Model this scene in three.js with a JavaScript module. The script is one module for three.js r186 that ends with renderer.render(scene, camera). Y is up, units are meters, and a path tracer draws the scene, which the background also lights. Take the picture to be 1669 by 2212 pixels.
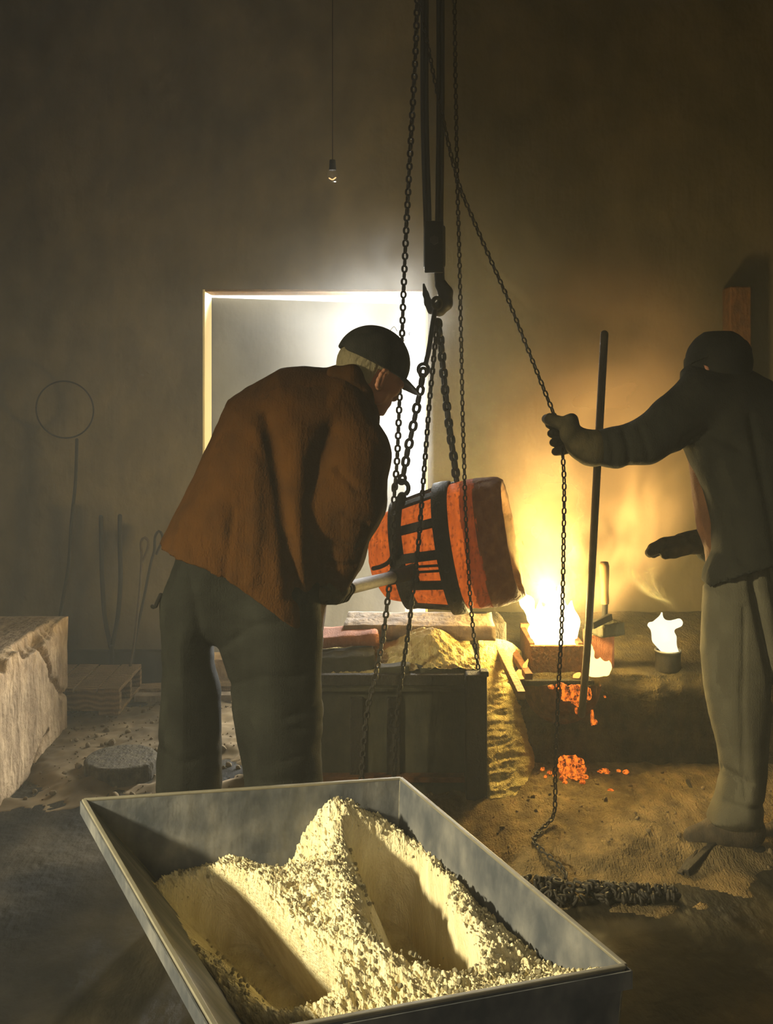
import * as THREE from 'three';
import { RoundedBoxGeometry } from 'three/addons/geometries/RoundedBoxGeometry.js';
import { ImprovedNoise } from 'three/addons/math/ImprovedNoise.js';
import { mergeGeometries, mergeVertices } from 'three/addons/utils/BufferGeometryUtils.js';
import { RectAreaLightUniformsLib } from 'three/addons/lights/RectAreaLightUniformsLib.js';

// ---------------------------------------------------------------- camera, sky, lights, exposure
RectAreaLightUniformsLib.init();
const scene = new THREE.Scene();
const W = 1669, H = 2212, HORIZON = 850, FOCAL = 2200, EYE = 1.5;
const FULL = 2 * (H - HORIZON);                       // level camera with a shifted lens
const camera = new THREE.PerspectiveCamera((2 * Math.atan(FULL / 2 / FOCAL) * 180) / Math.PI, W / FULL, 0.05, 60);
camera.setViewOffset(W, FULL, 0, FULL - H, W, H);
camera.position.set(0, EYE, 0);
camera.lookAt(0, EYE, -1);
const renderer = new THREE.WebGLRenderer({ antialias: true });
renderer.toneMapping = THREE.LinearToneMapping;
renderer.toneMappingExposure = 1.0;
renderer.shadowMap.enabled = true;
renderer.shadowMap.type = THREE.PCFSoftShadowMap;

scene.background = new THREE.Color(3.0, 2.95, 2.8);   // overcast daylight outside the door
scene.fog = new THREE.FogExp2(new THREE.Color(0.93, 0.95, 0.85), 0.016);   // foundry smoke hanging in the hall

// daylight that stands in the doorway
const dayLight = new THREE.RectAreaLight(new THREE.Color(1.0, 0.98, 0.93), 215, 1.5, 2.3);
dayLight.name = 'doorway_daylight';
dayLight.position.set(-0.1, 1.25, -6.4);
dayLight.lookAt(-0.1, 1.25, 0);
scene.add(dayLight);
// fill light added behind the photographer, shining in through an invented window
const rearFill = new THREE.RectAreaLight(new THREE.Color(1.0, 0.86, 0.58), 8, 2.6, 0.9);
rearFill.name = 'added_rear_fill';
rearFill.position.set(-0.6, 3.3, 3.7);
rearFill.lookAt(-0.6, 1.6, -2);
scene.add(rearFill);
// work lamp on the left, outside the picture
const LAMP_AT = new THREE.Vector3(-2.55, 1.82, -1.2), LAMP_TO = new THREE.Vector3(0.05, 0.62, -2.25);
const workLight = new THREE.SpotLight(new THREE.Color(1.0, 0.9, 0.62), 64, 0, 0.5, 0.75, 2);
workLight.name = 'work_lamp_beam';
workLight.position.copy(LAMP_AT);
workLight.target.position.copy(LAMP_TO);
workLight.castShadow = true;
workLight.shadow.radius = 5;
workLight.shadow.mapSize.set(2048, 2048);
scene.add(workLight, workLight.target);
// the molten metal
const POUR_AT = new THREE.Vector3(0.68, 0.575, -4.19);
const pourLight = new THREE.PointLight(new THREE.Color(1.0, 0.72, 0.26), 9, 0, 2);
pourLight.name = 'molten_metal_glow';
pourLight.position.copy(POUR_AT);
pourLight.castShadow = true;
pourLight.shadow.radius = 4;
scene.add(pourLight);
const streamLight = new THREE.PointLight(new THREE.Color(1.0, 0.70, 0.22), 3.2, 0, 2);
streamLight.name = 'molten_stream_glow';
streamLight.position.set(0.62, 0.67, -4.06);
streamLight.castShadow = true;
streamLight.shadow.radius = 3;
scene.add(streamLight);

// ---------------------------------------------------------------- helpers
let seedState = 7;
const rnd = () => { seedState = (seedState + 0x6d2b79f5) | 0; let t = Math.imul(seedState ^ (seedState >>> 15), 1 | seedState); t = (t + Math.imul(t ^ (t >>> 7), 61 | t)) ^ t; return ((t ^ (t >>> 14)) >>> 0) / 4294967296; };
const rr = (a, b) => a + (b - a) * rnd();
const V = (x, y, z) => new THREE.Vector3(x, y, z);
const at = (px, py, d) => V(((px - W / 2) / FOCAL) * d, EYE - ((py - HORIZON) / FOCAL) * d, -d);   // a point of the place from its direction and distance
const perlin = new ImprovedNoise();
const n3 = (x, y, z) => perlin.noise(x + 100.3, y + 57.7, z + 31.1);
const fbm = (x, y, z, o = 4) => { let s = 0, a = 0.5; for (let i = 0; i < o; i++) { s += a * n3(x, y, z); x = x * 2.03 + 5.2; y = y * 2.03 + 1.3; z = z * 2.03 + 8.1; a *= 0.5; } return s; };
const ridge = (x, y, z, o = 3) => { let s = 0, a = 0.5; for (let i = 0; i < o; i++) { s += a * (1 - 2 * Math.abs(n3(x, y, z))); x = x * 2.1 + 3.2; y = y * 2.1 + 1.7; z = z * 2.1 + 4.4; a *= 0.5; } return s; };
const clamp = THREE.MathUtils.clamp, lerp = THREE.MathUtils.lerp, sstep = THREE.MathUtils.smoothstep;

const used = {};
const numbered = (n) => { const k = (used[n] = (used[n] ?? -1) + 1); return k ? n + '_' + String(k).padStart(3, '0') : n; };
const shade = (o) => { o.castShadow = true; o.receiveShadow = true; return o; };
function tag(o, label, category, group, kind) {
  if (label) o.userData.label = label;
  if (category) o.userData.category = category;
  if (group) o.userData.group = group;
  if (kind) o.userData.kind = kind;
  return o;
}
function thing(name, label, category, pos, group, kind) {          // a Group at the thing's base
  const o = new THREE.Group(); o.name = numbered(name); scene.add(o);
  if (pos) o.position.copy(pos);
  return tag(o, label, category, group, kind);
}
function part(parent, name, geo, mat) {                            // geometry in world axes, moved to the thing's own base
  const p = parent.getWorldPosition(V(0, 0, 0));
  if (parent.isGroup || parent.isMesh) geo.translate(-p.x, -p.y, -p.z);
  const m = shade(new THREE.Mesh(geo, mat)); m.name = name; parent.add(m);
  return m;
}
function solo(name, geo, mat, label, category, group, kind) {      // a thing that is one mesh
  geo.computeBoundingBox();
  const b = geo.boundingBox, c = V((b.min.x + b.max.x) / 2, b.min.y, (b.min.z + b.max.z) / 2);
  geo.translate(-c.x, -c.y, -c.z);
  const m = shade(new THREE.Mesh(geo, mat)); m.name = numbered(name); m.position.copy(c); scene.add(m);
  return tag(m, label, category, group, kind);
}
function struct(name, geo, mat, parent) {
  const m = shade(new THREE.Mesh(geo, mat)); m.name = parent ? name : numbered(name); (parent ?? scene).add(m);
  if (!parent) m.userData.kind = 'structure';
  return m;
}
// uv in metres from the dominant axis of every triangle
function uvBox(g, s = 1) {
  const f = g.index ? g.toNonIndexed() : g;
  if (!f.attributes.normal) f.computeVertexNormals();
  const p = f.attributes.position, uv = new Float32Array(p.count * 2), a = V(), b = V(), c = V();
  for (let i = 0; i < p.count; i += 3) {
    a.fromBufferAttribute(p, i); b.fromBufferAttribute(p, i + 1); c.fromBufferAttribute(p, i + 2);
    const n = b.clone().sub(a).cross(c.clone().sub(a)), x = Math.abs(n.x), y = Math.abs(n.y), z = Math.abs(n.z);
    [a, b, c].forEach((q, k) => {
      const [u, v] = y >= x && y >= z ? [q.x, q.z] : x >= z ? [q.z, q.y] : [q.x, q.y];
      uv[(i + k) * 2] = u * s; uv[(i + k) * 2 + 1] = v * s;
    });
  }
  f.setAttribute('uv', new THREE.BufferAttribute(uv, 2));
  return f;
}
const box = (w, h, d, r = 0.004) => new RoundedBoxGeometry(w, h, d, 2, Math.min(r, w / 2.1, h / 2.1, d / 2.1));
const placed = (g, x, y, z, ry = 0, rx = 0, rz = 0) => g.applyMatrix4(new THREE.Matrix4().makeRotationFromEuler(new THREE.Euler(rx, ry, rz, 'YXZ')).setPosition(x, y, z));
// a box whose long side (its y) runs from a to b; w across, t along the "depth" hint
function beam(a, b, w, t, r = 0.004, hint = V(0, 0, 1)) {
  const d = b.clone().sub(a), len = d.length(), y = d.normalize(), x = y.clone().cross(hint).normalize(), z = x.clone().cross(y).normalize();
  return box(w, len, t, r).applyMatrix4(new THREE.Matrix4().makeBasis(x, y, z).setPosition(a.clone().add(b).multiplyScalar(0.5)));
}
function tube(pts, r, seg = 24, rad = 8, closed = false) {
  const c = new THREE.CatmullRomCurve3(pts, closed, 'centripetal');
  const g = new THREE.TubeGeometry(c, seg, r, rad, closed);
  if (closed) return g;
  const caps = [0, 1].map((t) => { const s = new THREE.SphereGeometry(r, rad, 6); const p = c.getPoint(t); return s.translate(p.x, p.y, p.z); });
  return mergeGeometries([g, ...caps]);
}
// jitter a geometry along its normals with noise, keeping it closed
function rough(g, amp, freq, oct = 3, seed = 0) {
  g = g.clone(); g.deleteAttribute('normal'); g.deleteAttribute('uv'); g = mergeVertices(g, 1e-5); g.computeVertexNormals();
  const p = g.attributes.position, n = g.attributes.normal;
  for (let i = 0; i < p.count; i++) {
    const x = p.getX(i), y = p.getY(i), z = p.getZ(i), k = amp * 2 * fbm(x * freq + seed, y * freq, z * freq, oct);
    p.setXYZ(i, x + n.getX(i) * k, y + n.getY(i) * k, z + n.getZ(i) * k);
  }
  g.computeVertexNormals();
  return g;
}
// a subdivided box to be roughened
const fineBox = (w, h, d, c) => new THREE.BoxGeometry(w, h, d, Math.max(1, Math.round(w / c)), Math.max(1, Math.round(h / c)), Math.max(1, Math.round(d / c)));
function grid(nx, nz, fn) {                                          // surface of fn(u, v) -> Vector3
  const p = new Float32Array((nx + 1) * (nz + 1) * 3), uv = new Float32Array((nx + 1) * (nz + 1) * 2), idx = [];
  for (let j = 0, k = 0; j <= nz; j++) for (let i = 0; i <= nx; i++, k++) { const q = fn(i / nx, j / nz); p.set([q.x, q.y, q.z], k * 3); uv.set([q.u ?? q.x, q.v ?? q.z], k * 2); }
  for (let j = 0; j < nz; j++) for (let i = 0; i < nx; i++) { const a = j * (nx + 1) + i, b = a + 1, c = a + nx + 1, d = c + 1; idx.push(a, b, c, b, d, c); }
  const g = new THREE.BufferGeometry();
  g.setAttribute('position', new THREE.BufferAttribute(p, 3)); g.setAttribute('uv', new THREE.BufferAttribute(uv, 2)); g.setIndex(idx); g.computeVertexNormals();
  return g;
}

// ---------------------------------------------------------------- signed distance modelling: bones joined smoothly, meshed with surface nets
const seg = (ax, ay, az, ra, bx, by, bz, rb, fz = 1) => {
  const dx = bx - ax, dy = by - ay, dz = (bz - az) * fz, L = dx * dx + dy * dy + dz * dz || 1e-9;
  return (x, y, z) => {
    const px = x - ax, py = y - ay, pz = (z - az) * fz, t = clamp((px * dx + py * dy + pz * dz) / L, 0, 1);
    const qx = px - dx * t, qy = py - dy * t, qz = pz - dz * t;
    return Math.sqrt(qx * qx + qy * qy + qz * qz) - (ra + (rb - ra) * t);
  };
};
const bone = (a, ra, b, rb, fz) => seg(a.x, a.y, a.z, ra, b.x, b.y, b.z, rb, fz);
const smin = (a, b, k) => { const h = Math.max(k - Math.abs(a - b), 0) / k; return Math.min(a, b) - h * h * k * 0.25; };
const join = (list, k) => (x, y, z) => { let d = 1e9; for (const f of list) d = smin(d, f(x, y, z), k); return d; };
function surfaceNets(f, lo, hi, cell) {
  const nx = Math.ceil((hi.x - lo.x) / cell) + 1, ny = Math.ceil((hi.y - lo.y) / cell) + 1, nz = Math.ceil((hi.z - lo.z) / cell) + 1;
  const F = new Float32Array(nx * ny * nz), I = new Int32Array(nx * ny * nz).fill(-1), pos = [], idx = [];
  const id = (i, j, k) => i + nx * (j + ny * k);
  for (let k = 0; k < nz; k++) for (let j = 0; j < ny; j++) for (let i = 0; i < nx; i++) {
    const edge = i === 0 || j === 0 || k === 0 || i === nx - 1 || j === ny - 1 || k === nz - 1;
    const d = f(lo.x + i * cell, lo.y + j * cell, lo.z + k * cell);
    F[id(i, j, k)] = edge ? Math.max(d, cell * 0.5) : d;
  }
  const C = [[0, 0, 0], [1, 0, 0], [0, 1, 0], [1, 1, 0], [0, 0, 1], [1, 0, 1], [0, 1, 1], [1, 1, 1]], E = [];
  for (let a = 0; a < 8; a++) for (let b = a + 1; b < 8; b++) if ([1, 2, 4].includes(a ^ b)) E.push([a, b]);
  for (let k = 0; k < nz - 1; k++) for (let j = 0; j < ny - 1; j++) for (let i = 0; i < nx - 1; i++) {
    const v = C.map(([a, b, c]) => F[id(i + a, j + b, k + c)]);
    let neg = 0; for (const q of v) if (q < 0) neg++;
    if (neg === 0 || neg === 8) continue;
    let sx = 0, sy = 0, sz = 0, n = 0;
    for (const [a, b] of E) if (v[a] < 0 !== v[b] < 0) { const t = v[a] / (v[a] - v[b]); sx += lerp(C[a][0], C[b][0], t); sy += lerp(C[a][1], C[b][1], t); sz += lerp(C[a][2], C[b][2], t); n++; }
    I[id(i, j, k)] = pos.length / 3;
    pos.push(lo.x + (i + sx / n) * cell, lo.y + (j + sy / n) * cell, lo.z + (k + sz / n) * cell);
  }
  const quad = (a, b, c, d, flip) => { if (a < 0 || b < 0 || c < 0 || d < 0) return; flip ? idx.push(a, c, b, b, c, d) : idx.push(a, b, c, b, d, c); };
  for (let k = 1; k < nz - 1; k++) for (let j = 1; j < ny - 1; j++) for (let i = 1; i < nx - 1; i++) {
    const s = F[id(i, j, k)] < 0;
    if (s !== F[id(i + 1, j, k)] < 0) quad(I[id(i, j - 1, k - 1)], I[id(i, j, k - 1)], I[id(i, j - 1, k)], I[id(i, j, k)], !s);
    if (s !== F[id(i, j + 1, k)] < 0) quad(I[id(i - 1, j, k - 1)], I[id(i, j, k - 1)], I[id(i - 1, j, k)], I[id(i, j, k)], s);
    if (s !== F[id(i, j, k + 1)] < 0) quad(I[id(i - 1, j - 1, k)], I[id(i, j - 1, k)], I[id(i - 1, j, k)], I[id(i, j, k)], !s);
  }
  const g = new THREE.BufferGeometry(), P = new Float32Array(pos), N = new Float32Array(pos.length), e = cell * 0.5;
  for (let i = 0; i < P.length; i += 3) {
    const x = P[i], y = P[i + 1], z = P[i + 2];
    let a = f(x + e, y, z) - f(x - e, y, z), b = f(x, y + e, z) - f(x, y - e, z), c = f(x, y, z + e) - f(x, y, z - e); const l = Math.hypot(a, b, c) || 1;
    N[i] = a / l; N[i + 1] = b / l; N[i + 2] = c / l;
  }
  g.setAttribute('position', new THREE.BufferAttribute(P, 3)); g.setAttribute('normal', new THREE.BufferAttribute(N, 3)); g.setIndex(idx);
  return g;
}

// ---------------------------------------------------------------- textures (grain, colour patches, relief)
function tex(size, fn, color = false, repeat = 1) {
  const d = new Uint8Array(size * size * 4);
  for (let j = 0; j < size; j++) for (let i = 0; i < size; i++) { const c = fn(i / size, j / size), k = (j * size + i) * 4; for (let q = 0; q < 3; q++) d[k + q] = clamp(Math.round((Array.isArray(c) ? c[q] : c) * 255), 0, 255); d[k + 3] = 255; }
  const t = new THREE.DataTexture(d, size, size); t.wrapS = t.wrapT = THREE.RepeatWrapping; t.magFilter = THREE.LinearFilter; t.minFilter = THREE.LinearMipmapLinearFilter; t.generateMipmaps = true;
  if (color) t.colorSpace = THREE.SRGBColorSpace;
  t.repeat.set(repeat, repeat); t.needsUpdate = true;
  return t;
}
// tileable fbm: noise on a torus of two circles
const tile = (u, v, f, o = 4, s = 0) => { const a = u * 2 * Math.PI, b = v * 2 * Math.PI, R = f / (2 * Math.PI); let t = 0, amp = 0.5, q = R; for (let i = 0; i < o; i++) { t += amp * (n3(Math.cos(a) * q + s, Math.sin(a) * q + s * 2, Math.cos(b) * q) + n3(Math.sin(b) * q + 40 + s, Math.cos(a) * q + 9, Math.sin(a) * q + 3)) * 0.8; q *= 2; amp *= 0.5; } return t; };
const grainTex = tex(512, (u, v) => 0.5 + 0.75 * tile(u, v, 26, 4));
const coarseTex = tex(512, (u, v) => 0.5 + 0.8 * tile(u, v, 7, 6, 3));
const again = (t, r, ry) => { const c = t.clone(); c.repeat.set(r, ry ?? r); c.needsUpdate = true; return c; };
const mottle = (a, b, f = 6, o = 6, s = 0, sharp = 1) => tex(512, (u, v) => { const k = clamp(0.5 + sharp * tile(u, v, f, o, s), 0, 1); return [0, 1, 2].map((i) => lerp(a[i], b[i], k)); }, true);

const mat = (o) => new THREE.MeshPhysicalMaterial({ roughness: 0.85, metalness: 0, specularIntensity: 0.5, ...o });
const M = {
  sootShade: mat({ map: again(mottle([0.25, 0.225, 0.17], [0.37, 0.33, 0.25], 5, 6, 1), 0.7), bumpMap: again(coarseTex, 0.9), bumpScale: 0.012, roughness: 0.95 }),  // sooty wall tone; on the back wall right of the door it paints shade
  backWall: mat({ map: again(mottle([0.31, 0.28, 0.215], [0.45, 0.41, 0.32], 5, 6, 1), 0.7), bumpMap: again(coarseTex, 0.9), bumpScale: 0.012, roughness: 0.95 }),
  paint: mat({ color: 0xdccfa4, roughness: 0.7, bumpMap: again(coarseTex, 3), bumpScale: 0.004 }),
  doorSheet: mat({ map: again(mottle([0.32, 0.335, 0.36], [0.42, 0.435, 0.46], 5, 5, 6), 0.8), roughness: 0.7, bumpMap: again(coarseTex, 1.2), bumpScale: 0.006 }),
  skirting: mat({ map: again(mottle([0.16, 0.15, 0.11], [0.24, 0.22, 0.17], 6, 5, 8), 1.2), roughness: 0.9 }),
  iron: mat({ color: 0x2b2822, roughness: 0.62, metalness: 0.35, bumpMap: again(grainTex, 8), bumpScale: 0.002 }),
  ironBlack: mat({ map: again(mottle([0.13, 0.12, 0.1], [0.22, 0.19, 0.14], 8, 5, 2), 1.5), roughness: 0.75, metalness: 0.2, bumpMap: again(grainTex, 5), bumpScale: 0.003 }),
  chain: mat({ color: 0x38332a, roughness: 0.6, metalness: 0.4 }),
  zinc: mat({ map: again(mottle([0.29, 0.3, 0.31], [0.5, 0.49, 0.46], 6, 6, 4, 1.3), 2.4), roughness: 0.6, metalness: 0.12, bumpMap: again(coarseTex, 2.6), bumpScale: 0.003 }),
  zincEdge: mat({ map: again(mottle([0.42, 0.4, 0.34], [0.62, 0.59, 0.5], 9, 4, 5), 4), roughness: 0.5, metalness: 0.3 }),
  sand: mat({ map: again(mottle([0.8, 0.73, 0.54], [0.92, 0.87, 0.7], 10, 6, 7), 3), roughness: 1, bumpMap: again(grainTex, 9), bumpScale: 0.004 }),
  bankSand: mat({ map: again(mottle([0.19, 0.155, 0.08], [0.32, 0.265, 0.14], 8, 6, 9, 1.3), 2), roughness: 1, bumpMap: again(grainTex, 6), bumpScale: 0.006 }),
  spillSand: mat({ map: again(mottle([0.3, 0.25, 0.15], [0.5, 0.42, 0.27], 9, 6, 19, 1.2), 1.6), roughness: 1, bumpMap: again(grainTex, 6), bumpScale: 0.006 }),
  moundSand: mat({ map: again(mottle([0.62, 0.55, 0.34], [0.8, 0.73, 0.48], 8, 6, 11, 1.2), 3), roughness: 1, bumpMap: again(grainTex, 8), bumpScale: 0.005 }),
  concrete: mat({ map: again(mottle([0.56, 0.47, 0.35], [0.75, 0.65, 0.5], 7, 6, 12, 1.2), 2), roughness: 0.95, bumpMap: again(coarseTex, 4), bumpScale: 0.01 }),
  pipe: mat({ map: again(mottle([0.26, 0.22, 0.165], [0.38, 0.33, 0.25], 8, 5, 15), 4), roughness: 0.6, metalness: 0.2, bumpMap: again(grainTex, 6), bumpScale: 0.002 }),
  wood: mat({ map: tex(512, (u, v) => { const g = 0.5 + 0.6 * tile(u * 1, v, 5, 3, 2) + 0.25 * Math.sin((v * 60 + 5 * tile(u, v, 4, 3, 1)) * 2); return [lerp(0.38, 0.58, g), lerp(0.3, 0.47, g), lerp(0.18, 0.31, g)]; }, true, 2), roughness: 0.85, bumpMap: again(grainTex, 5), bumpScale: 0.003 }),
};
Object.assign(M, {
  flaskIron: mat({ map: again(mottle([0.17, 0.16, 0.11], [0.27, 0.25, 0.17], 6, 6, 31, 1.2), 2), roughness: 0.9, bumpMap: again(coarseTex, 3), bumpScale: 0.006 }),
  rubble: mat({ map: again(mottle([0.3, 0.25, 0.16], [0.56, 0.48, 0.34], 6, 4, 41), 1), roughness: 1 }),
  burntDisc: mat({ map: again(mottle([0.2, 0.175, 0.12], [0.34, 0.3, 0.21], 7, 5, 43, 1.2), 3), roughness: 0.95, bumpMap: again(coarseTex, 5), bumpScale: 0.005 }),
  brick: mat({ map: again(mottle([0.5, 0.3, 0.2], [0.64, 0.42, 0.3], 8, 5, 33), 3), roughness: 0.95, bumpMap: again(grainTex, 6), bumpScale: 0.003 }),
  slab: mat({ map: again(mottle([0.44, 0.38, 0.3], [0.6, 0.53, 0.42], 7, 5, 34), 3), roughness: 0.95, bumpMap: again(coarseTex, 5), bumpScale: 0.006 }),
  burnt: mat({ map: again(mottle([0.26, 0.16, 0.07], [0.4, 0.25, 0.11], 7, 5, 35), 4), roughness: 0.95, bumpMap: again(coarseTex, 6), bumpScale: 0.005 }),
  handleWood: mat({ color: 0x8a6a42, roughness: 0.7, bumpMap: again(grainTex, 12), bumpScale: 0.001 }),
});
// ---------------------------------------------------------------- the setting: floor, walls, ceiling, doorway
const BACK = -5.24, THICK = 0.2, RX = 3.2, LX = -3.0, FRONT = 2.4, TOP = 4.2;
const floorNoise = (x, z) => 0.012 * fbm(x * 2.2, 0, z * 2.2, 4) + 0.006 * fbm(x * 14, 3, z * 14, 3);
const floorY0 = (x, z) => floorNoise(x, z);
// sand spilled at the foot of the bank and rubble along the back left, each a low heap of its own
const spillFront = (x, z) => 0.055 * sstep(0.9 + 0.6 * fbm(x * 2, 7, z * 2, 4) - Math.hypot((x - 0.9) / 1.0, (z + 3.8) / 0.88), 0, 0.6);
const spillBack = (x, z) => 0.03 * sstep(0.95 + 1.0 * fbm(x * 3, 5, z * 3, 4) - Math.hypot((x + 0.95) / 1.0, (z + 4.45) / 0.75), 0, 0.5);
const crumble = (x, z, s) => (0.012 * ridge(x * 8, 1, z * 8, 3) + 0.014 * Math.abs(fbm(x * 22, 2, z * 22, 2)) + 0.006 * Math.abs(fbm(x * 60, 2, z * 60, 2))) * sstep(s, 0.0, 0.03);
const floorY = (x, z) => { const a = spillFront(x, z), b = spillBack(x, z), s = Math.max(a, b); return floorNoise(x, z) + s + crumble(x, z, s); };
{
  const toX = (u) => LX + u * (RX - LX), toZ = (v) => BACK - THICK + v * (FRONT - BACK + THICK);
  const dirt = again(mottle([0.055, 0.05, 0.036], [0.25, 0.22, 0.155], 9, 6, 51, 1.4), 2.6, 3.2), rgh = again(tex(512, (u, v) => lerp(0.34, 0.95, sstep(tile(u, v, 7, 5, 17), -0.16, 0.1))), 1.7, 2.1);
  const g = grid(300, 380, (u, v) => { const x = toX(u), z = toZ(v); return { x, y: floorY0(x, z), z, u, v }; });
  g.index.array.reverse(); g.computeVertexNormals();
  struct('floor', g, mat({ map: dirt, roughnessMap: rgh, roughness: 1, specularIntensity: 0.2, bumpMap: again(coarseTex, 22, 26), bumpScale: 0.006 }));
  struct('floor_slab', placed(new THREE.BoxGeometry(RX - LX + 0.6, 0.3, FRONT - BACK + 0.8), (RX + LX) / 2, -0.2, (FRONT + BACK) / 2), M.concrete);
  const heap = (x0, x1, z0, z1, nx, nz, f, m, label) => { const h = grid(nx, nz, (u, v) => { const x = lerp(x0, x1, u), z = lerp(z0, z1, v), s = f(x, z); return { x, y: floorY0(x, z) + (s > 0.0004 ? s + crumble(x, z, s) : -0.012), z }; }); h.index.array.reverse(); h.computeVertexNormals(); solo('sand_spill', h, m, label, 'sand', null, 'stuff'); };
  heap(-0.4, 2.4, -5.15, -2.6, 230, 220, spillFront, M.spillSand, 'brown sand spilled over the floor in front of the sand bank');
  heap(-2.4, 0.4, -5.18, -3.4, 200, 140, spillBack, M.rubble, 'pale dust and rubble on the floor beside the concrete block');
  const stones = [], sg = rough(new THREE.IcosahedronGeometry(1, 1), 0.35, 1.4, 2, 4);
  for (let i = 0; i < 1100; i++) {
    const back = i < 800, x = back ? rr(-1.6, -0.2) : rr(0.0, 1.6), z = back ? rr(-5.1, -3.7) : rr(-3.9, -3.15), s = back ? 0.003 + 0.014 * rnd() ** 5 : 0.002 + 0.007 * rnd() ** 4;
    stones.push(new THREE.Matrix4().compose(V(x, floorY(x, z) + s * 0.35, z), new THREE.Quaternion().setFromEuler(new THREE.Euler(rr(0, 6), rr(0, 6), rr(0, 6))), V(s * rr(0.8, 1.5), s * 0.7, s)));
  }
  const im = shade(new THREE.InstancedMesh(uvBox(sg, 6), M.rubble, stones.length)); im.name = 'rubble'; stones.forEach((m, i) => im.setMatrixAt(i, m)); scene.add(im);
  tag(im, 'small crumbs of sand and stone littering the floor', 'rubble', null, 'stuff');
  struct('floor_slab', placed(new THREE.BoxGeometry(RX - LX + 0.6, 0.3, FRONT - BACK + 0.8), (RX + LX) / 2, -0.2, (FRONT + BACK) / 2), M.concrete);
}
const wallBox = (x0, x1, y0, y1, z0, z1) => { const c = 0.35, g = fineBox(x1 - x0, y1 - y0, z1 - z0, c); return placed(g, (x0 + x1) / 2, (y0 + y1) / 2, (z0 + z1) / 2); };
const DL = -0.946, DR = 0.212, DT = 2.036;
struct('wall_back', uvBox(mergeGeometries([wallBox(LX - 0.2, DL, -0.05, TOP, BACK - THICK, BACK), wallBox(DL, DR, DT, TOP, BACK - THICK, BACK)])), M.backWall);
struct('wall_back_right_shaded', uvBox(wallBox(DR, RX + 0.2, -0.05, TOP, BACK - THICK, BACK)), M.sootShade);  // same wall, toned darker in place of shade, damping the pour light
struct('threshold', uvBox(placed(box(DR - DL - 0.03, 0.13, 0.16, 0.006), (DL + DR) / 2, 0.06, BACK - 0.1)), M.concrete);  // sill added to block the daylight showing under the door leaf
struct('wall_left', uvBox(wallBox(LX - 0.2, LX, -0.05, TOP, BACK, FRONT)), M.sootShade);
struct('wall_right', uvBox(wallBox(RX, RX + 0.2, -0.05, TOP, BACK, FRONT)), M.sootShade);
struct('wall_front', uvBox(mergeGeometries([wallBox(LX - 0.2, -1.7, -0.05, TOP, FRONT, FRONT + 0.2), wallBox(0.5, RX + 0.2, -0.05, TOP, FRONT, FRONT + 0.2), wallBox(-1.7, 0.5, -0.05, 1.95, FRONT, FRONT + 0.2), wallBox(-1.7, 0.5, 2.95, TOP, FRONT, FRONT + 0.2)])), M.sootShade);  // opening added; its head keeps the fill light off the upper back wall
{
  const o = new THREE.Group(); o.name = 'added_window_1'; o.userData.kind = 'structure'; o.position.set(-0.6, 1.95, FRONT + 0.1); scene.add(o);  // unseen window, added as an opening for the fill light
  for (const x of [-1.68, -0.6, 0.48]) part(o, 'frame_bar', placed(box(0.04, 1.0, 0.06), x, 2.45, FRONT + 0.1), M.wood);
  for (const y of [1.97, 2.93]) part(o, 'frame_bar', placed(box(2.2, 0.04, 0.06), -0.6, y, FRONT + 0.1), M.wood);
}
struct('ceiling', uvBox(wallBox(LX - 0.2, RX + 0.2, TOP, TOP + 0.2, BACK - THICK, FRONT + 0.2)), M.sootShade);
// door: painted reveal boards and a sheet leaf that swings out into the yard
{
  const o = new THREE.Group(); o.name = 'door_1'; o.userData.kind = 'structure'; o.position.set(DL, 0, BACK - THICK); scene.add(o);
  part(o, 'frame_jamb', uvBox(placed(box(0.012, DT, THICK + 0.004, 0.002), DL + 0.006, DT / 2, BACK - THICK / 2)), M.paint);
  part(o, 'frame_jamb', uvBox(placed(box(0.012, DT, THICK + 0.004, 0.002), DR - 0.006, DT / 2, BACK - THICK / 2)), M.paint);
  part(o, 'frame_lintel', uvBox(placed(box(DR - DL - 0.026, 0.012, THICK + 0.004, 0.002), (DL + DR) / 2, DT - 0.006, BACK - THICK / 2)), M.wood);
  const hinge = V(DL - 0.03, 0.02, BACK - THICK - 0.02), ang = 0.375, w = 1.16, h = 1.995;
  const leaf = part(o, 'door_leaf', uvBox(placed(placed(box(w, h, 0.035, 0.004), w / 2, h / 2, 0), hinge.x, hinge.y, hinge.z, ang)), M.doorSheet);
  for (const y of [0.3, 1.0, 1.75]) part(o, 'hinge', placed(new THREE.CylinderGeometry(0.011, 0.011, 0.12, 12), hinge.x, hinge.y + y, hinge.z + 0.02), M.iron);
  for (const y of [0.18, 1.0, 1.84]) part(o, 'rail', uvBox(placed(placed(box(w - 0.1, 0.09, 0.02, 0.004), w / 2, y, -0.026), hinge.x, hinge.y, hinge.z, ang)), M.doorSheet);
}
{
  const b0 = box(DL - LX, 0.185, 0.045, 0.006); struct('baseboard_back', uvBox(placed(b0, (DL + LX) / 2 - 0.02, 0.0925, BACK + 0.022)), M.skirting);
  struct('pavement', placed(new THREE.BoxGeometry(9, 0.2, 7), 0, -0.12, BACK - THICK - 3.4), M.concrete);
  struct('column', uvBox(placed(box(0.11, 2.04, 0.12, 0.01), 1.78, 1.02, BACK + 0.062)), M.burnt ?? M.sootShade);
}
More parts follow.
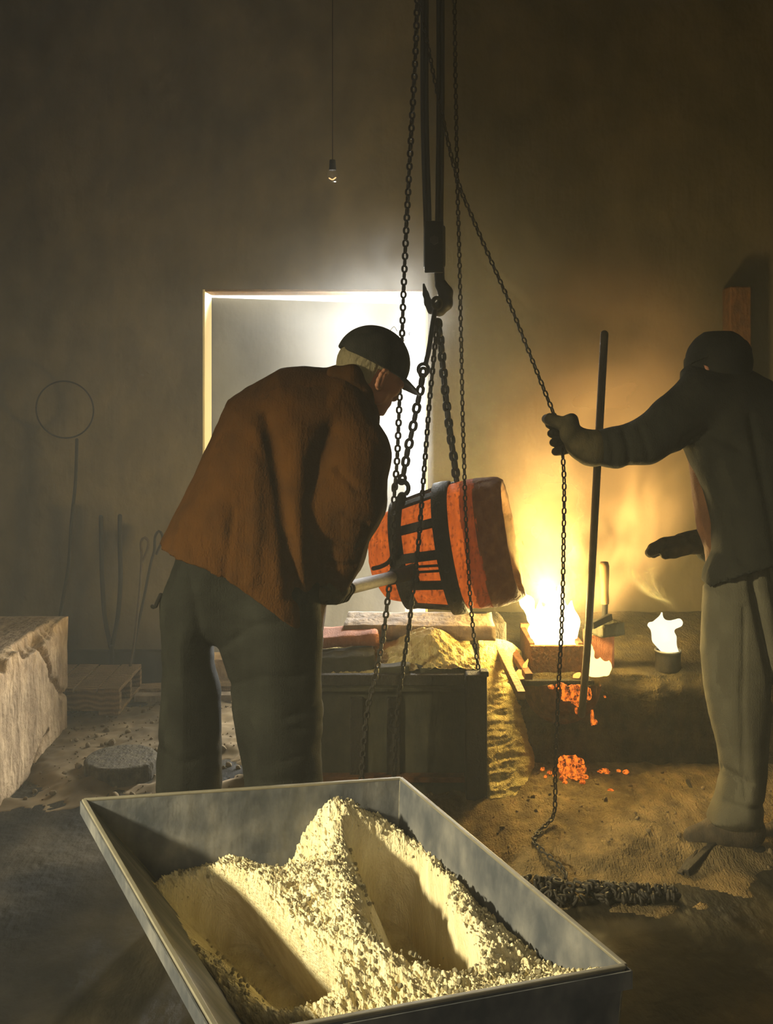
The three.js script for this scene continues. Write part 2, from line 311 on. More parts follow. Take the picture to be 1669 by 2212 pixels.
// ---------------------------------------------------------------- steel sand bin in front, heaped with pale moulding sand
const RIM = 0.61;
const NL = V(-0.225, RIM, -1.40), NR = V(0.37, RIM, -1.58), FR = V(0.033, RIM, -2.35), FL = V(-0.661, RIM, -2.225);
const LEFTWARD = FR.clone().sub(FL).setY(0).normalize();
const binIn = (c, drop) => { if (c === NL || c === FL) { const k = 0.8 * drop; return c.clone().addScaledVector(LEFTWARD, k).setY(RIM - drop).lerp(V(-0.12, RIM - drop, -1.89), 0.03 * drop / 0.3); } const m = V(-0.12, 0, -1.89), k = 1 - 0.05 * (drop / 0.3); return V(m.x + (c.x - m.x) * k, RIM - drop, m.z + (c.z - m.z) * k); };
function sheet(a, b, c, d, t) {                                      // plate of thickness t through the corners a b c d, grown to the outside
  const n = b.clone().sub(a).cross(d.clone().sub(a)).normalize().multiplyScalar(t), q = [a, b, c, d], o = q.map((p) => p.clone().add(n)), p = [];
  const f = (...v) => { const [w, x, y, z] = v; p.push(w, x, y, w, y, z); };
  f(q[0], q[1], q[2], q[3]); f(o[3], o[2], o[1], o[0]);
  for (let i = 0; i < 4; i++) { const j = (i + 1) % 4; f(q[j], q[i], o[i], o[j]); }
  const g = new THREE.BufferGeometry().setFromPoints(p); g.computeVertexNormals();
  return uvBox(g);
}
{
  const bin = thing('sand_bin', 'open galvanised steel bin in the foreground, heaped with pale sand', 'bin', V(-0.12, 0, -1.89));
  const C = [NL, NR, FR, FL], D = 0.3, t = 0.004;
  C.forEach((a, i) => {
    const b = C[(i + 1) % 4];
    part(bin, 'side_panel', sheet(b, a, binIn(a, D), binIn(b, D), -t), M.zinc);
    const out = V(-0.12, RIM, -1.89), lip = (p) => p.clone().add(p.clone().sub(out).setY(0).normalize().multiplyScalar(0.012)).setY(RIM - 0.002);
    part(bin, 'rim_edge', beam(a.clone().setY(RIM + 0.002), b.clone().setY(RIM + 0.002), 0.009, 0.006, 0.002, V(0, 1, 0)), M.zincEdge);
    part(bin, 'rim_lip', sheet(lip(a), lip(b), lip(b).setY(RIM - 0.03), lip(a).setY(RIM - 0.03), 0.0025), M.zinc);
    part(bin, 'corner_weld', tube([binIn(a, 0.004), binIn(a, 0.15), binIn(a, D)].map((p) => p.lerp(V(-0.12, p.y, -1.89), 0.006)), 0.0035, 12, 6), M.zincEdge);
  });
  const Bt = C.map((c) => binIn(c, D));
  part(bin, 'bottom_panel', sheet(Bt[0], Bt[1], Bt[2], Bt[3], t), M.zinc);
  for (const c of C) { const p = binIn(c, D).lerp(V(-0.12, RIM - D, -1.89), 0.06); part(bin, 'leg', beam(V(p.x, 0.0, p.z), V(p.x, RIM - D, p.z), 0.04, 0.04, 0.006), M.ironBlack); }
  part(bin, 'cross_brace', beam(binIn(C[0], D).lerp(V(-0.12, RIM - D, -1.89), 0.06).setY(0.12), binIn(C[1], D).lerp(V(-0.12, RIM - D, -1.89), 0.06).setY(0.12), 0.03, 0.03), M.ironBlack);
  part(bin, 'cross_brace', beam(binIn(C[2], D).lerp(V(-0.12, RIM - D, -1.89), 0.06).setY(0.12), binIn(C[3], D).lerp(V(-0.12, RIM - D, -1.89), 0.06).setY(0.12), 0.03, 0.03), M.ironBlack);
}
// the sand: u from the left side to the right, v from the near side to the far one
const HOLLOWS = [[0.15, 0.80, 0.24, 0.36, 0.105, 0.15, 0.016], [0.845, 0.80, 0.665, 0.30, 0.10, 0.165, 0.014]];   // scooped troughs: centre line a -> b, half width, depth, lip
const hollowAt = ([ax, ay, bx, by, w], u, v) => { const k = 0.73, ex = (bx - ax) * k, ey = by - ay, t = clamp(((u - ax) * k * ex + (v - ay) * ey) / (ex * ex + ey * ey), 0, 1); return (Math.hypot((u - ax) * k - t * ex, v - ay - t * ey) / w) * (1 + 0.25 * n3(u * 5, v * 5, ax * 9)); };
function sandDrop(u, v) {                                             // how far the surface lies below the rim
  let d = 0.088 + 0.075 * sstep(0.5 - u, 0, 0.5);                      // lower along the left side
  d += 0.03 * sstep(u, 0.9, 1.0) * sstep(v, 0.1, 0.5);               // slopes away at the right side
  d += 0.10 * Math.exp(-(((u - 0.5) / 0.14) ** 2)) * sstep(v, 0.7, 1.0);    // the valley against the far side
  d -= 0.06 * Math.exp(-(((u - 0.76) / 0.1) ** 2 + ((v - 0.94) / 0.1) ** 2));    // peak by the far right corner
  d -= 0.03 * Math.exp(-(((u - 0.08) / 0.1) ** 2 + ((v - 0.95) / 0.12) ** 2));  // and by the far left one
  d -= 0.035 * Math.exp(-(((u - 0.55) / 0.12) ** 2)) * sstep(v, 0.1, 0.3) * sstep(0.85 - v, 0, 0.3);
  d += 0.05 * sstep(v, 0.8, 1) * sstep(0.5 - u, 0, 0.4);
  d -= 0.06 * sstep(0.2 - v, 0, 0.2) * sstep(u, 0.1, 0.6);            // heaped to the near rim
  for (const q of HOLLOWS) { const k = hollowAt(q, u, v); d += q[5] * (1 - sstep(k, 0.4, 1.06)) - q[6] * Math.exp(-(((k - 1.25) / 0.3) ** 2)); }
  return Math.min(0.272, d + 0.02 * fbm(u * 4, v * 5, 2, 3));
}
{
  const smooth = (u, v) => { let k = 0; for (const q of HOLLOWS) k = Math.max(k, 1 - sstep(hollowAt(q, u, v) + 0.22 * fbm(u * 14, v * 14, 3, 2), 0.62, 1.0)); return k; };
  const where = (u, v, drop = 0) => { const a = binIn(NL, drop).lerp(binIn(NR, drop), u), b = binIn(FL, drop).lerp(binIn(FR, drop), u); return a.lerp(b, v).lerp(V(-0.12, RIM - drop, -1.89), 0.008); };
  const g = grid(460, 600, (u, v) => {
    const p = where(u, v), k = 1 - smooth(u, v), x = p.x, z = p.z;
    const s = 1 - 0.012;
    let y = RIM - sandDrop(u, v) + 0.016 * fbm(x * 9, 1, z * 9, 3);
    const lump = Math.max(0, ridge(x * 24, 2, z * 24, 2)) * 0.01 + 0.022 * Math.abs(fbm(x * 48 + y * 30, 5, z * 48, 2)) + 0.016 * Math.abs(fbm(x * 105, y * 60, z * 105, 2));
    y += lump * (0.12 + 0.88 * k) - 0.012 * sstep(fbm(x * 26, 8, z * 26, 2), 0.1, 0.35) * k;
    const q = where(u, v, Math.max(0, RIM - y) * s);
    return { x: q.x, y, z: q.z, u: q.x, v: q.z + 1.2 * y };
  });
  const sand = solo('sand_heap', g, M.sand, 'heap of pale cream moulding sand with two scooped hollows filling the steel bin', 'sand', null, 'stuff');
  // loose crumbs of sand
  const lumps = [], base = rough(new THREE.IcosahedronGeometry(1, 2), 0.22, 1.8, 2, 3);
  for (let i = 0; i < 2600; i++) {
    const u = rr(0.03, 0.97), v = rr(0.02, 0.98), c = where(u, v, sandDrop(u, v));
    if (smooth(u, v) > 0.2 && rnd() > 0.04) continue;
    const s = 0.001 + 0.004 * rnd() ** 3, y = RIM - sandDrop(u, v) + 0.012 + 0.016 * fbm(c.x * 9, 1, c.z * 9, 3);
    lumps.push(new THREE.Matrix4().compose(V(c.x, y, c.z), new THREE.Quaternion().setFromEuler(new THREE.Euler(rr(0, 6), rr(0, 6), rr(0, 6))), V(s, s * 0.8, s)));
  }
  const im = shade(new THREE.InstancedMesh(uvBox(base), M.sand, lumps.length)); im.name = 'crumbs'; im.userData.kind = 'stuff';
  lumps.forEach((m, i) => im.setMatrixAt(i, m.premultiply(new THREE.Matrix4().makeTranslation(-sand.position.x, -sand.position.y, -sand.position.z))));
  sand.add(im);
}
// ---------------------------------------------------------------- chains, hoist, crucible and its carrier
const glow = (hex, k, o = {}) => mat({ color: 0x1a0f08, emissive: new THREE.Color(hex), emissiveIntensity: k, roughness: 0.9, ...o });
function linkGeo(len, wid, r) {                                       // one stadium-shaped link, long axis y, in the xy plane
  const h = Math.max(0.0005, (len - wid) / 2), a = wid / 2 - r, pts = [];
  for (let i = 0; i <= 8; i++) { const t = (i / 8) * Math.PI; pts.push(V(Math.cos(t) * a, h + Math.sin(t) * a, 0)); }
  for (let i = 0; i <= 8; i++) { const t = Math.PI + (i / 8) * Math.PI; pts.push(V(Math.cos(t) * a, -h + Math.sin(t) * a, 0)); }
  return new THREE.TubeGeometry(new THREE.CatmullRomCurve3(pts, true, 'centripetal'), 28, r, 7, true);
}
const LINKS = {};
function chainOf(name, label, group, pts, pitch, wid, r, mt = M.chain, twist = 0) {
  const len = pitch + 2 * r - r * 0.25, key = [len, wid, r].join(), g = (LINKS[key] ??= linkGeo(len, wid, r));
  const c = new THREE.CatmullRomCurve3(pts, false, 'centripetal'), L = c.getLength(), n = Math.max(1, Math.round(L / pitch));
  c.arcLengthDivisions = 600; c.updateArcLengths();
  const o = thing(name, label, 'chain', pts[pts.length - 1].clone(), group);
  const ref = V(0, 0, 1);
  for (let i = 0; i < n; i++) {
    const t = (i + 0.5) / n, p = c.getPointAt(t), y = c.getTangentAt(t).normalize();
    let x = y.clone().cross(Math.abs(y.z) > 0.9 ? V(0, 1, 0) : ref).normalize(); const z = x.clone().cross(y);
    const m = shade(new THREE.Mesh(g, mt)); m.name = 'link'; o.add(m);
    const a = (i % 2) * (Math.PI / 2) + 0.35 + twist + rr(-0.12, 0.12), X = x.clone().multiplyScalar(Math.cos(a)).addScaledVector(z, Math.sin(a));
    m.quaternion.setFromRotationMatrix(new THREE.Matrix4().makeBasis(X, y, X.clone().cross(y)));
    m.position.copy(p).sub(o.position);
  }
  return o;
}
const line = (d, ...xy) => { const o = []; for (let i = 0; i < xy.length; i += 2) o.push(at(xy[i], xy[i + 1], Array.isArray(d) ? d[i / 2] : d)); return o; };
chainOf('hoist_chain', 'long chain left of the hook block, running down past the capped head beside the crucible', null,
  line(3.62, 903, -90, 897, 120, 890, 250, 882, 400, 876, 520, 871, 640, 867, 760, 862, 880, 857, 1000, 852, 1060, 850, 1120, 850, 1200, 840, 1270, 828, 1370, 808, 1470, 796, 1520, 786, 1600, 780, 1690), 0.0228, 0.025, 0.0042);
chainOf('hoist_chain', 'chain hanging from the hook straight down across the middle of the glowing crucible', null,
  line(3.6, 944, 690, 936, 780, 928, 860, 921, 950, 914, 1040, 908, 1120, 902, 1190, 892, 1270, 884, 1350, 872, 1430, 862, 1500, 855, 1580, 850, 1690), 0.0215, 0.0205, 0.0045);
chainOf('sling_chain', 'heavy chain sling from the hook down to the top of the black crucible ring', null,
  line(3.98, 945, 690, 952, 745, 958, 810, 964, 870, 971, 930, 980, 990, 987, 1048), 0.032, 0.036, 0.0085);
chainOf('sling_chain', 'heavy chain in the bright door gap, from the eye bar down to the lifting hook', null,
  line(3.8, 915, 795, 908, 840, 899, 885, 890, 930, 880, 975, 872, 1020, 866, 1045), 0.0345, 0.037, 0.0068);
chainOf('hand_chain', 'thin hand chain hanging straight down right of the hook, ending at the mould box corner', null,
  line(3.58, 980, -140, 982, 60, 984, 200, 988, 420, 991, 520, 993, 600, 995, 700, 997, 800, 999, 900, 1002, 1000, 1005, 1100, 1010, 1200, 1016, 1300, 1024, 1380, 1033, 1446), 0.0186, 0.0172, 0.0027);
chainOf('hand_chain', 'thin chain slanting from the top down to the gloved fist of the right-hand man', null,
  line([3.8, 3.75, 3.7, 3.66, 3.6, 3.54, 3.46, 3.4, 3.36], 900, -30, 940, 180, 990, 395, 1020, 470, 1060, 563, 1094, 640, 1132, 735, 1168, 825, 1200, 905), 0.0205, 0.018, 0.0029);
chainOf('hand_chain', 'thin chain hanging from the gloved fist past the bright pour down to the floor', null,
  [...line([3.35, 3.36, 3.38, 3.4, 3.42, 3.44, 3.46, 3.48], 1214, 965, 1218, 1040, 1217, 1160, 1215, 1280, 1211, 1390, 1206, 1480, 1202, 1580, 1199, 1660), ...[[0.578, -3.49, 0.06], [0.565, -3.45, 0.012], [0.50, -3.36], [0.475, -3.28], [0.5, -3.22], [0.54, -3.16], [0.545, -3.1], [0.5, -3.03]].map(([x, z, e]) => V(x, floorY(x, z) + 0.012 + (e ?? 0), z))], 0.0205, 0.018, 0.0029);
// heap of chain lying on the floor
{
  const o = thing('chain_heap', 'low heap of dirty chain lying on the floor below the hanging hand chain', 'chain', V(0.66, 0.0, -3.03));
  const g = linkGeo(0.034, 0.024, 0.0046);
  for (let i = 0; i < 270; i++) {
    const t = rnd(), x = lerp(0.3, 0.86, t), w = lerp(0.1, 0.025, t ** 1.5), z = -3.02 + rr(-1, 1) * w * 0.7, y = floorY(x, z) + 0.012 + Math.max(0, 1 - Math.abs(z + 3.02) / w) * lerp(0.055, 0.02, t) * rnd();
    const m = shade(new THREE.Mesh(g, M.chain)); m.name = 'link'; m.position.set(x - 0.66, y, z + 3.03); m.rotation.set(rr(0, 6), rr(0, 6), rr(-0.6, 0.6) + 1.57); o.add(m);
  }
}
// hook block: two straps, the block and its swivel hook
{
  const d = 3.95, o = thing('hook_block', 'dark hoist block hanging on two ropes with a big open steel hook', 'hoist', at(938, 660, d));
  for (const [a, b] of [[917, 924], [951, 948]]) for (const s of [-4, 4]) part(o, 'rope', tube([at(a + s, -80, d), at(a + s, 250, d), at(b + s, 505, d)], 0.009, 20, 8), M.chain);
  const c = at(938, 535, d);
  part(o, 'sheave_housing', placed(box(0.082, 0.165, 0.09, 0.012), c.x, c.y, c.z), M.iron);
  part(o, 'side_plate', placed(box(0.072, 0.2, 0.012, 0.005), c.x - 0.004, c.y - 0.004, c.z + 0.05), M.iron);
  part(o, 'axle_nut', placed(new THREE.CylinderGeometry(0.018, 0.018, 0.016, 6), c.x - 0.004, c.y + 0.02, c.z + 0.064, 0, Math.PI / 2), M.chain);
  part(o, 'housing_edge', placed(box(0.03, 0.004, 0.08, 0.001), at(925, 579, d).x, at(925, 580, d).y, c.z), M.zincEdge);
  part(o, 'shank', tube([at(948, 570, d), at(949, 600, d), at(952, 622, d)], 0.02, 12, 12), M.iron);
  // hook: tapered sweep
  const hp = [[952, 615, 21], [962, 632, 24], [961, 655, 25], [948, 668, 23], [934, 668, 18], [925, 655, 14], [919, 635, 10], [915, 614, 4]];
  part(o, 'hook', surfaceNets(join(hp.slice(1).map((q, i) => bone(at(hp[i][0], hp[i][1], d), (hp[i][2] * d) / FOCAL / 1.55, at(q[0], q[1], d), (q[2] * d) / FOCAL / 1.55, 1.1)), 0.008), at(895, 700, d).add(V(0, 0, -0.06)), at(995, 590, d).add(V(0, 0, 0.06)), 0.004), M.iron);
}
// long eye bar between hook and chain, with a shackle
{
  const d = 3.85, o = thing('sling_bar', 'slim steel bar with end eyes hanging from the hook in the bright door gap', 'sling', at(918, 800, d));
  part(o, 'bar', tube([at(940, 665, d), at(932, 715, d), at(925, 760, d), at(919, 785, d)], 0.0095, 14, 8), M.iron);
  const e = at(914, 798, d); part(o, 'eye', placed(new THREE.TorusGeometry(0.021, 0.007, 10, 24), e.x, e.y, e.z, 0.35), M.iron);
  const f = at(943, 655, d); part(o, 'eye', placed(new THREE.TorusGeometry(0.02, 0.008, 10, 24), f.x, f.y, f.z, 0.7), M.iron);
}
// ---- crucible: turned about its own axis, lying almost flat and pouring to the right
const AX0 = at(818, 1206, 3.98), AXD = V(255, 46, 46).normalize();    // base centre and direction of the mouth
const AXU = V(0, 1, 0).addScaledVector(AXD, -AXD.y).normalize(), AXS = AXD.clone().cross(AXU);
const PX = 3.98 / FOCAL, onAxis = (s, r, a) => AX0.clone().addScaledVector(AXD, s * PX).addScaledVector(AXU, Math.cos(a) * r * PX).addScaledVector(AXS, Math.sin(a) * r * PX);
const AXM = new THREE.Matrix4().makeBasis(AXS, AXD, AXU).setPosition(AX0);       // lathe axis y -> pot axis
const potR = (s) => { const k = clamp(s / 285, 0, 1); return 86 + 52 * Math.sin(Math.min(1, k * 1.08) * Math.PI * 0.5) - 6 * sstep(k, 0.75, 1); };
const lathe = (rows, n = 72) => new THREE.LatheGeometry(rows.map(([r, s]) => new THREE.Vector2(r * PX, s * PX)), n);
{
  const pot = thing('crucible', 'tilted clay crucible with a red-hot glowing body, pouring molten metal from its lip', 'crucible', AX0.clone());
  const hotMap = tex(512, (u, v) => { const k = clamp(0.72 + 0.55 * tile(u, v, 6, 6, 4), 0, 1), cr = 0.45 + 0.55 * sstep(0.5 + tile(u, v, 16, 4, 9), 0.12, 0.42); return [k * cr, k * cr * lerp(0.8, 1, k), k * cr]; });
  hotMap.repeat.set(3, 2);
  const hot = mat({ color: 0x4a2412, emissive: new THREE.Color(0.7, 0.13, 0.012), emissiveMap: hotMap, emissiveIntensity: 0.95, roughness: 0.95, bumpMap: again(coarseTex, 3, 2), bumpScale: 0.01 });
  const outer = []; for (let s = -18; s <= 210; s += 8) { const k = clamp((s + 18) / 36, 0, 1); outer.push([potR(s) * Math.sqrt(1 - (1 - k) ** 2) + 0.01, s]); }
  const body = rough(lathe(outer, 96).applyMatrix4(AXM), 0.006, 14, 3, 2);
  part(pot, 'glowing_body', uvBox(body, 2), hot);
  const cool = mat({ emissive: new THREE.Color(0.022, 0.005, 0.001), map: again(mottle([0.3, 0.2, 0.12], [0.46, 0.34, 0.2], 7, 5, 14, 1.2), 2), roughness: 0.95, bumpMap: again(coarseTex, 2), bumpScale: 0.01 });
  const warm = []; for (let s = 204; s <= 236; s += 8) warm.push([potR(s) + 0.6, s]);
  part(pot, 'warm_band', uvBox(rough(lathe(warm, 96).applyMatrix4(AXM), 0.004, 16, 3, 8), 2), mat({ color: 0x4a2814, emissive: new THREE.Color(0.2, 0.032, 0.004), emissiveMap: hotMap, roughness: 0.95, bumpMap: again(coarseTex, 3, 2), bumpScale: 0.01 }));
  const collar = []; for (let s = 232; s <= 286; s += 8) collar.push([potR(s) + 1, s]);
  collar.push([potR(286) - 6, 290], [potR(286) - 18, 288]); for (let s = 280; s >= 40; s -= 16) collar.push([potR(s) - 22, s]); collar.push([0.01, 34]);
  let cg = lathe(collar, 96).applyMatrix4(AXM);
  // pull the lowest edge out into a pouring lip
  const p = cg.attributes.position;
  for (let i = 0; i < p.count; i++) { const q = V().fromBufferAttribute(p, i).sub(AX0), s = q.dot(AXD) / PX, a = Math.atan2(q.dot(AXS), q.dot(AXU)), k = sstep(s, 236, 290) * Math.exp(-(((Math.abs(a) - Math.PI) / 0.34) ** 2)); q.addScaledVector(AXD, k * 9 * PX).addScaledVector(AXU, k * 4 * PX); p.setXYZ(i, q.x + AX0.x, q.y + AX0.y, q.z + AX0.z); }
  cg = rough(cg, 0.003, 20, 3, 5);
  part(pot, 'collar', uvBox(cg, 2), cool);
  part(pot, 'inner_glow', uvBox(lathe([...[60, 100, 140, 180, 220, 250].map((s) => [potR(s) - 24, s])], 64).applyMatrix4(AXM)), mat({ color: 0x3a1c0c, emissive: new THREE.Color(1.0, 0.55, 0.14), emissiveIntensity: 1.7, side: THREE.DoubleSide }));
}
{
  const car = thing('crucible_carrier', 'black iron ring carrier with flat straps and a pipe handle holding the glowing crucible', 'carrier', onAxis(60, 100, Math.PI));
  const band = (s, w, t) => { const g = lathe([[potR(s) + 2, s - w / 2], [potR(s) + 2 + t, s - w / 2], [potR(s) + 3 + t, s], [potR(s) + 2 + t, s + w / 2], [potR(s) + 2, s + w / 2], [potR(s) + 2, s - w / 2]], 72); return uvBox(g.applyMatrix4(AXM)); };
  part(car, 'ring', band(62, 27, 9), M.ironBlack);
  part(car, 'ring', band(162, 32, 10), M.ironBlack);
  for (const a of [0.42, 1.02, 1.52, 2.02, 2.62, -0.3, -1.2, -2.2]) {
    const g = beam(onAxis(52, potR(60) + 8, a), onAxis(176, potR(165) + 9, a), 0.036, 0.012, 0.003, AXU.clone().multiplyScalar(Math.cos(a)).addScaledVector(AXS, Math.sin(a)));
    const st = part(car, 'strap', uvBox(g), M.ironBlack);
  }
  for (const s of [64, 162]) for (const a of [0.75, 1.28, 1.76, 2.3]) { const q = onAxis(s, potR(s) + 12, a); part(car, 'rivet', new THREE.SphereGeometry(0.009, 10, 8).translate(q.x, q.y, q.z), M.iron); }
  part(car, 'stay_rod', tube([onAxis(66, potR(66) + 11, 1.66), onAxis(160, potR(160) + 11, 1.68)], 0.005, 6, 8), M.ironBlack);
  part(car, 'stay_rod', tube([onAxis(66, potR(66) + 11, 1.76), onAxis(160, potR(160) + 11, 1.76)], 0.005, 6, 8), M.ironBlack);
  const grip = at(722, 1277, 2.96), sock = at(885, 1238, 3.72);
  const dir = sock.clone().sub(grip).normalize();
  const handle = part(car, 'handle', tube([grip.clone().addScaledVector(dir, -0.1), grip.clone().lerp(sock, 0.5), sock.clone().addScaledVector(dir, -0.03)], 0.021, 10, 16), M.pipe ?? M.wood);
  part(car, 'socket', tube([sock.clone().addScaledVector(dir, -0.22), sock.clone().addScaledVector(dir, 0.08)], 0.026, 4, 16), M.ironBlack);
  part(car, 'bracket', uvBox(beam(at(868, 1248, 3.74), at(900, 1236, 3.74), 0.07, 0.03)), M.ironBlack);
  part(car, 'brace_hook', tube([at(856, 1175, 3.76), at(848, 1200, 3.75), at(838, 1215, 3.74), at(822, 1224, 3.74), at(806, 1228, 3.74)], 0.008, 14, 8), M.ironBlack);
  part(car, 'lifting_bar', tube([at(862, 1078, 3.78), at(859, 1110, 3.75), at(856, 1150, 3.74), at(850, 1200, 3.74)], 0.014, 12, 10), M.ironBlack);
  const e = at(866, 1055, 3.79); part(car, 'lifting_hook', mergeGeometries([placed(new THREE.TorusGeometry(0.028, 0.009, 10, 24, 4.4), e.x, e.y, e.z, 0.2, 0, -0.9), tube([at(868, 1072, 3.79), at(864, 1090, 3.78)], 0.017, 4, 10)]), M.ironBlack);
  const t2 = at(985, 1052, 3.98); part(car, 'lifting_lug', uvBox(placed(box(0.05, 0.06, 0.05, 0.012), t2.x, t2.y - 0.01, t2.z)), M.ironBlack);
}
// ---------------------------------------------------------------- the two men
const sdPoly = (pts) => (x, y) => {                                    // signed distance to a closed outline, negative inside
  let d = 1e9, s = 1;
  for (let i = 0, j = pts.length - 1; i < pts.length; j = i++) {
    const [ax, ay] = pts[i], [bx, by] = pts[j], ex = bx - ax, ey = by - ay, wx = x - ax, wy = y - ay, t = clamp((wx * ex + wy * ey) / (ex * ex + ey * ey), 0, 1);
    const qx = wx - ex * t, qy = wy - ey * t; d = Math.min(d, qx * qx + qy * qy);
    const c1 = y >= ay, c2 = y < by, c3 = ex * wy > ey * wx;
    if ((c1 && c2 && c3) || (!c1 && !c2 && !c3)) s = -s;
  }
  return s * Math.sqrt(d);
};
const outline = (d, ...xy) => { const o = []; for (let i = 0; i < xy.length; i += 2) { const p = at(xy[i], xy[i + 1], d); o.push([p.x, p.y]); } return o; };
const puffed = (pts, zc, T, zs = 1) => { const f = sdPoly(pts); return (x, y, z) => Math.hypot(Math.max(T + f(x, y), 0), (z - zc(x, y)) / zs) - T; };   // rounded body of that outline
const crease = (d, depth, w, ...xy) => { const p = line(d, ...xy), s = p.slice(1).map((b, i) => seg(p[i].x, p[i].y, 0, 0, b.x, b.y, 0, 0)); return (x, y) => { let m = 1e9; for (const f of s) m = Math.min(m, f(x, y, 0)); return depth * Math.exp(-((m / w) ** 2)); }; };
const cloth = (g, s = 1) => uvBox(g, s);
const headFrame = (C, f, u) => { f = f.clone().normalize(); u = u.clone().addScaledVector(f, -u.dot(f)).normalize(); const s = u.clone().cross(f); return { C, f, u, s, p: (a, b, c) => C.clone().addScaledVector(s, a).addScaledVector(u, b).addScaledVector(f, c), q: (x, y, z) => { const v = V(x - C.x, y - C.y, z - C.z); return [v.dot(s), v.dot(u), v.dot(f)]; } }; };
const ell = (h, c, r) => (x, y, z) => { const dx = x - h.C.x, dy = y - h.C.y, dz = z - h.C.z, a = (dx * h.s.x + dy * h.s.y + dz * h.s.z - c[0]) / r[0], b = (dx * h.u.x + dy * h.u.y + dz * h.u.z - c[1]) / r[1], e = (dx * h.f.x + dy * h.f.y + dz * h.f.z - c[2]) / r[2], k = Math.sqrt(a * a + b * b + e * e); return (k - 1) * Math.min(r[0], r[1], r[2]); };
function headShape(h) {
  const list = [ell(h, [0, 0.02, -0.012], [0.076, 0.1, 0.1]), bone(h.p(0, -0.03, 0.035), 0.055, h.p(0, -0.088, 0.058), 0.036), bone(h.p(-0.045, -0.055, 0.02), 0.028, h.p(0.045, -0.055, 0.02), 0.028),
    bone(h.p(-0.04, -0.02, 0.065), 0.022, h.p(0.04, -0.02, 0.065), 0.022), bone(h.p(0, 0.0, 0.088), 0.009, h.p(0, -0.04, 0.108), 0.014), bone(h.p(-0.018, -0.066, 0.083), 0.01, h.p(0.018, -0.066, 0.083), 0.01), bone(h.p(0, -0.098, 0.075), 0.017, h.p(0, -0.1, 0.07), 0.02),
    bone(h.p(-0.036, 0.018, 0.078), 0.012, h.p(0.036, 0.018, 0.078), 0.012)];
  const base = join(list, 0.022);
  const ears = [-1, 1].map((e) => { const P = []; for (let i = 0; i <= 7; i++) { const t = -0.6 + (i / 7) * 4.2; P.push(h.p(e * (0.078 + 0.014 * Math.sin(Math.min(Math.PI, (i / 7) * Math.PI))), -0.012 + 0.03 * Math.cos(t), -0.012 - 0.018 * Math.sin(t))); } return join([...P.slice(1).map((b, i) => bone(P[i], 0.0055, b, 0.0055)), bone(h.p(e * 0.076, 0.0, -0.008), 0.008, h.p(e * 0.076, -0.03, -0.004), 0.008)], 0.006); });
  const eyes = [-1, 1].map((e) => bone(h.p(e * 0.032, 0.0, 0.088), 0.0125, h.p(e * 0.034, 0.0, 0.086), 0.0125));
  return (x, y, z) => { let d = base(x, y, z); for (const e of eyes) d = Math.max(d, -(e(x, y, z) - 0.003)); for (const e of eyes) d = Math.min(d, e(x, y, z)); for (const e of ears) d = smin(d, e(x, y, z), 0.008); return d; };
}
// a gloved hand closed round an axis A through C; B points from the axis to the back of the hand, towards the wrist side
function fistShape(C, A, B, wrist, k = 1, open = 0) {
  A = A.clone().normalize(); B = B.clone().addScaledVector(A, -B.dot(A)).normalize(); const E = A.clone().cross(B), P = (a, r, t) => C.clone().addScaledVector(A, a * k).addScaledVector(B, r * k * Math.cos(t)).addScaledVector(E, r * k * Math.sin(t)), L = [];
  const R = 0.029, len = [0.95, 1.06, 1, 0.82];
  for (let i = 0; i < 4; i++) {
    const a = (1.5 - i) * 0.0225, t = [0.55, 1.5, 2.45, 3.3 + 0.3 * len[i]].map((q) => 0.1 + (q - 0.1) * (1 - open * 0.5)), pts = t.map((q, j) => P(a + (j > 1 ? 0.001 * (1.5 - i) : 0), R + 0.006 * (j === 1) - 0.002 * j, q));
    L.push(join([bone(pts[0], 0.0145 * k, pts[1], 0.0135 * k), bone(pts[1], 0.0135 * k, pts[2], 0.0125 * k), bone(pts[2], 0.0125 * k, pts[3], 0.0108 * k)], 0.004));
  }
  const fingers = join(L, 0.0028);
  const palm = join([bone(P(0.034, R + 0.006, 0.35), 0.017 * k, P(-0.034, R + 0.006, 0.35), 0.0165 * k), bone(P(0.03, R + 0.012, -0.3), 0.019 * k, P(-0.03, R + 0.01, -0.3), 0.018 * k), bone(P(0.0, R + 0.016, -0.5), 0.026 * k, wrist, 0.03 * k)], 0.02);
  const thumb = join([bone(P(0.03, R + 0.006, -0.8), 0.018 * k, P(0.046, R + 0.002, -1.6), 0.015 * k), bone(P(0.046, R + 0.002, -1.6), 0.015 * k, P(0.05, R - 0.002, -2.4), 0.0125 * k)], 0.008);
  return (x, y, z) => smin(smin(fingers(x, y, z), palm(x, y, z), 0.007), thumb(x, y, z), 0.006);
}
const boxAround = (pts, m) => { const lo = V(1e9, 1e9, 1e9), hi = V(-1e9, -1e9, -1e9); for (const p of pts) { lo.min(p); hi.max(p); } return [lo.subScalar(m), hi.addScalar(m)]; };
const net = (f, pts, m, cell) => { const [lo, hi] = boxAround(pts, m); return surfaceNets(f, lo, hi, cell); };
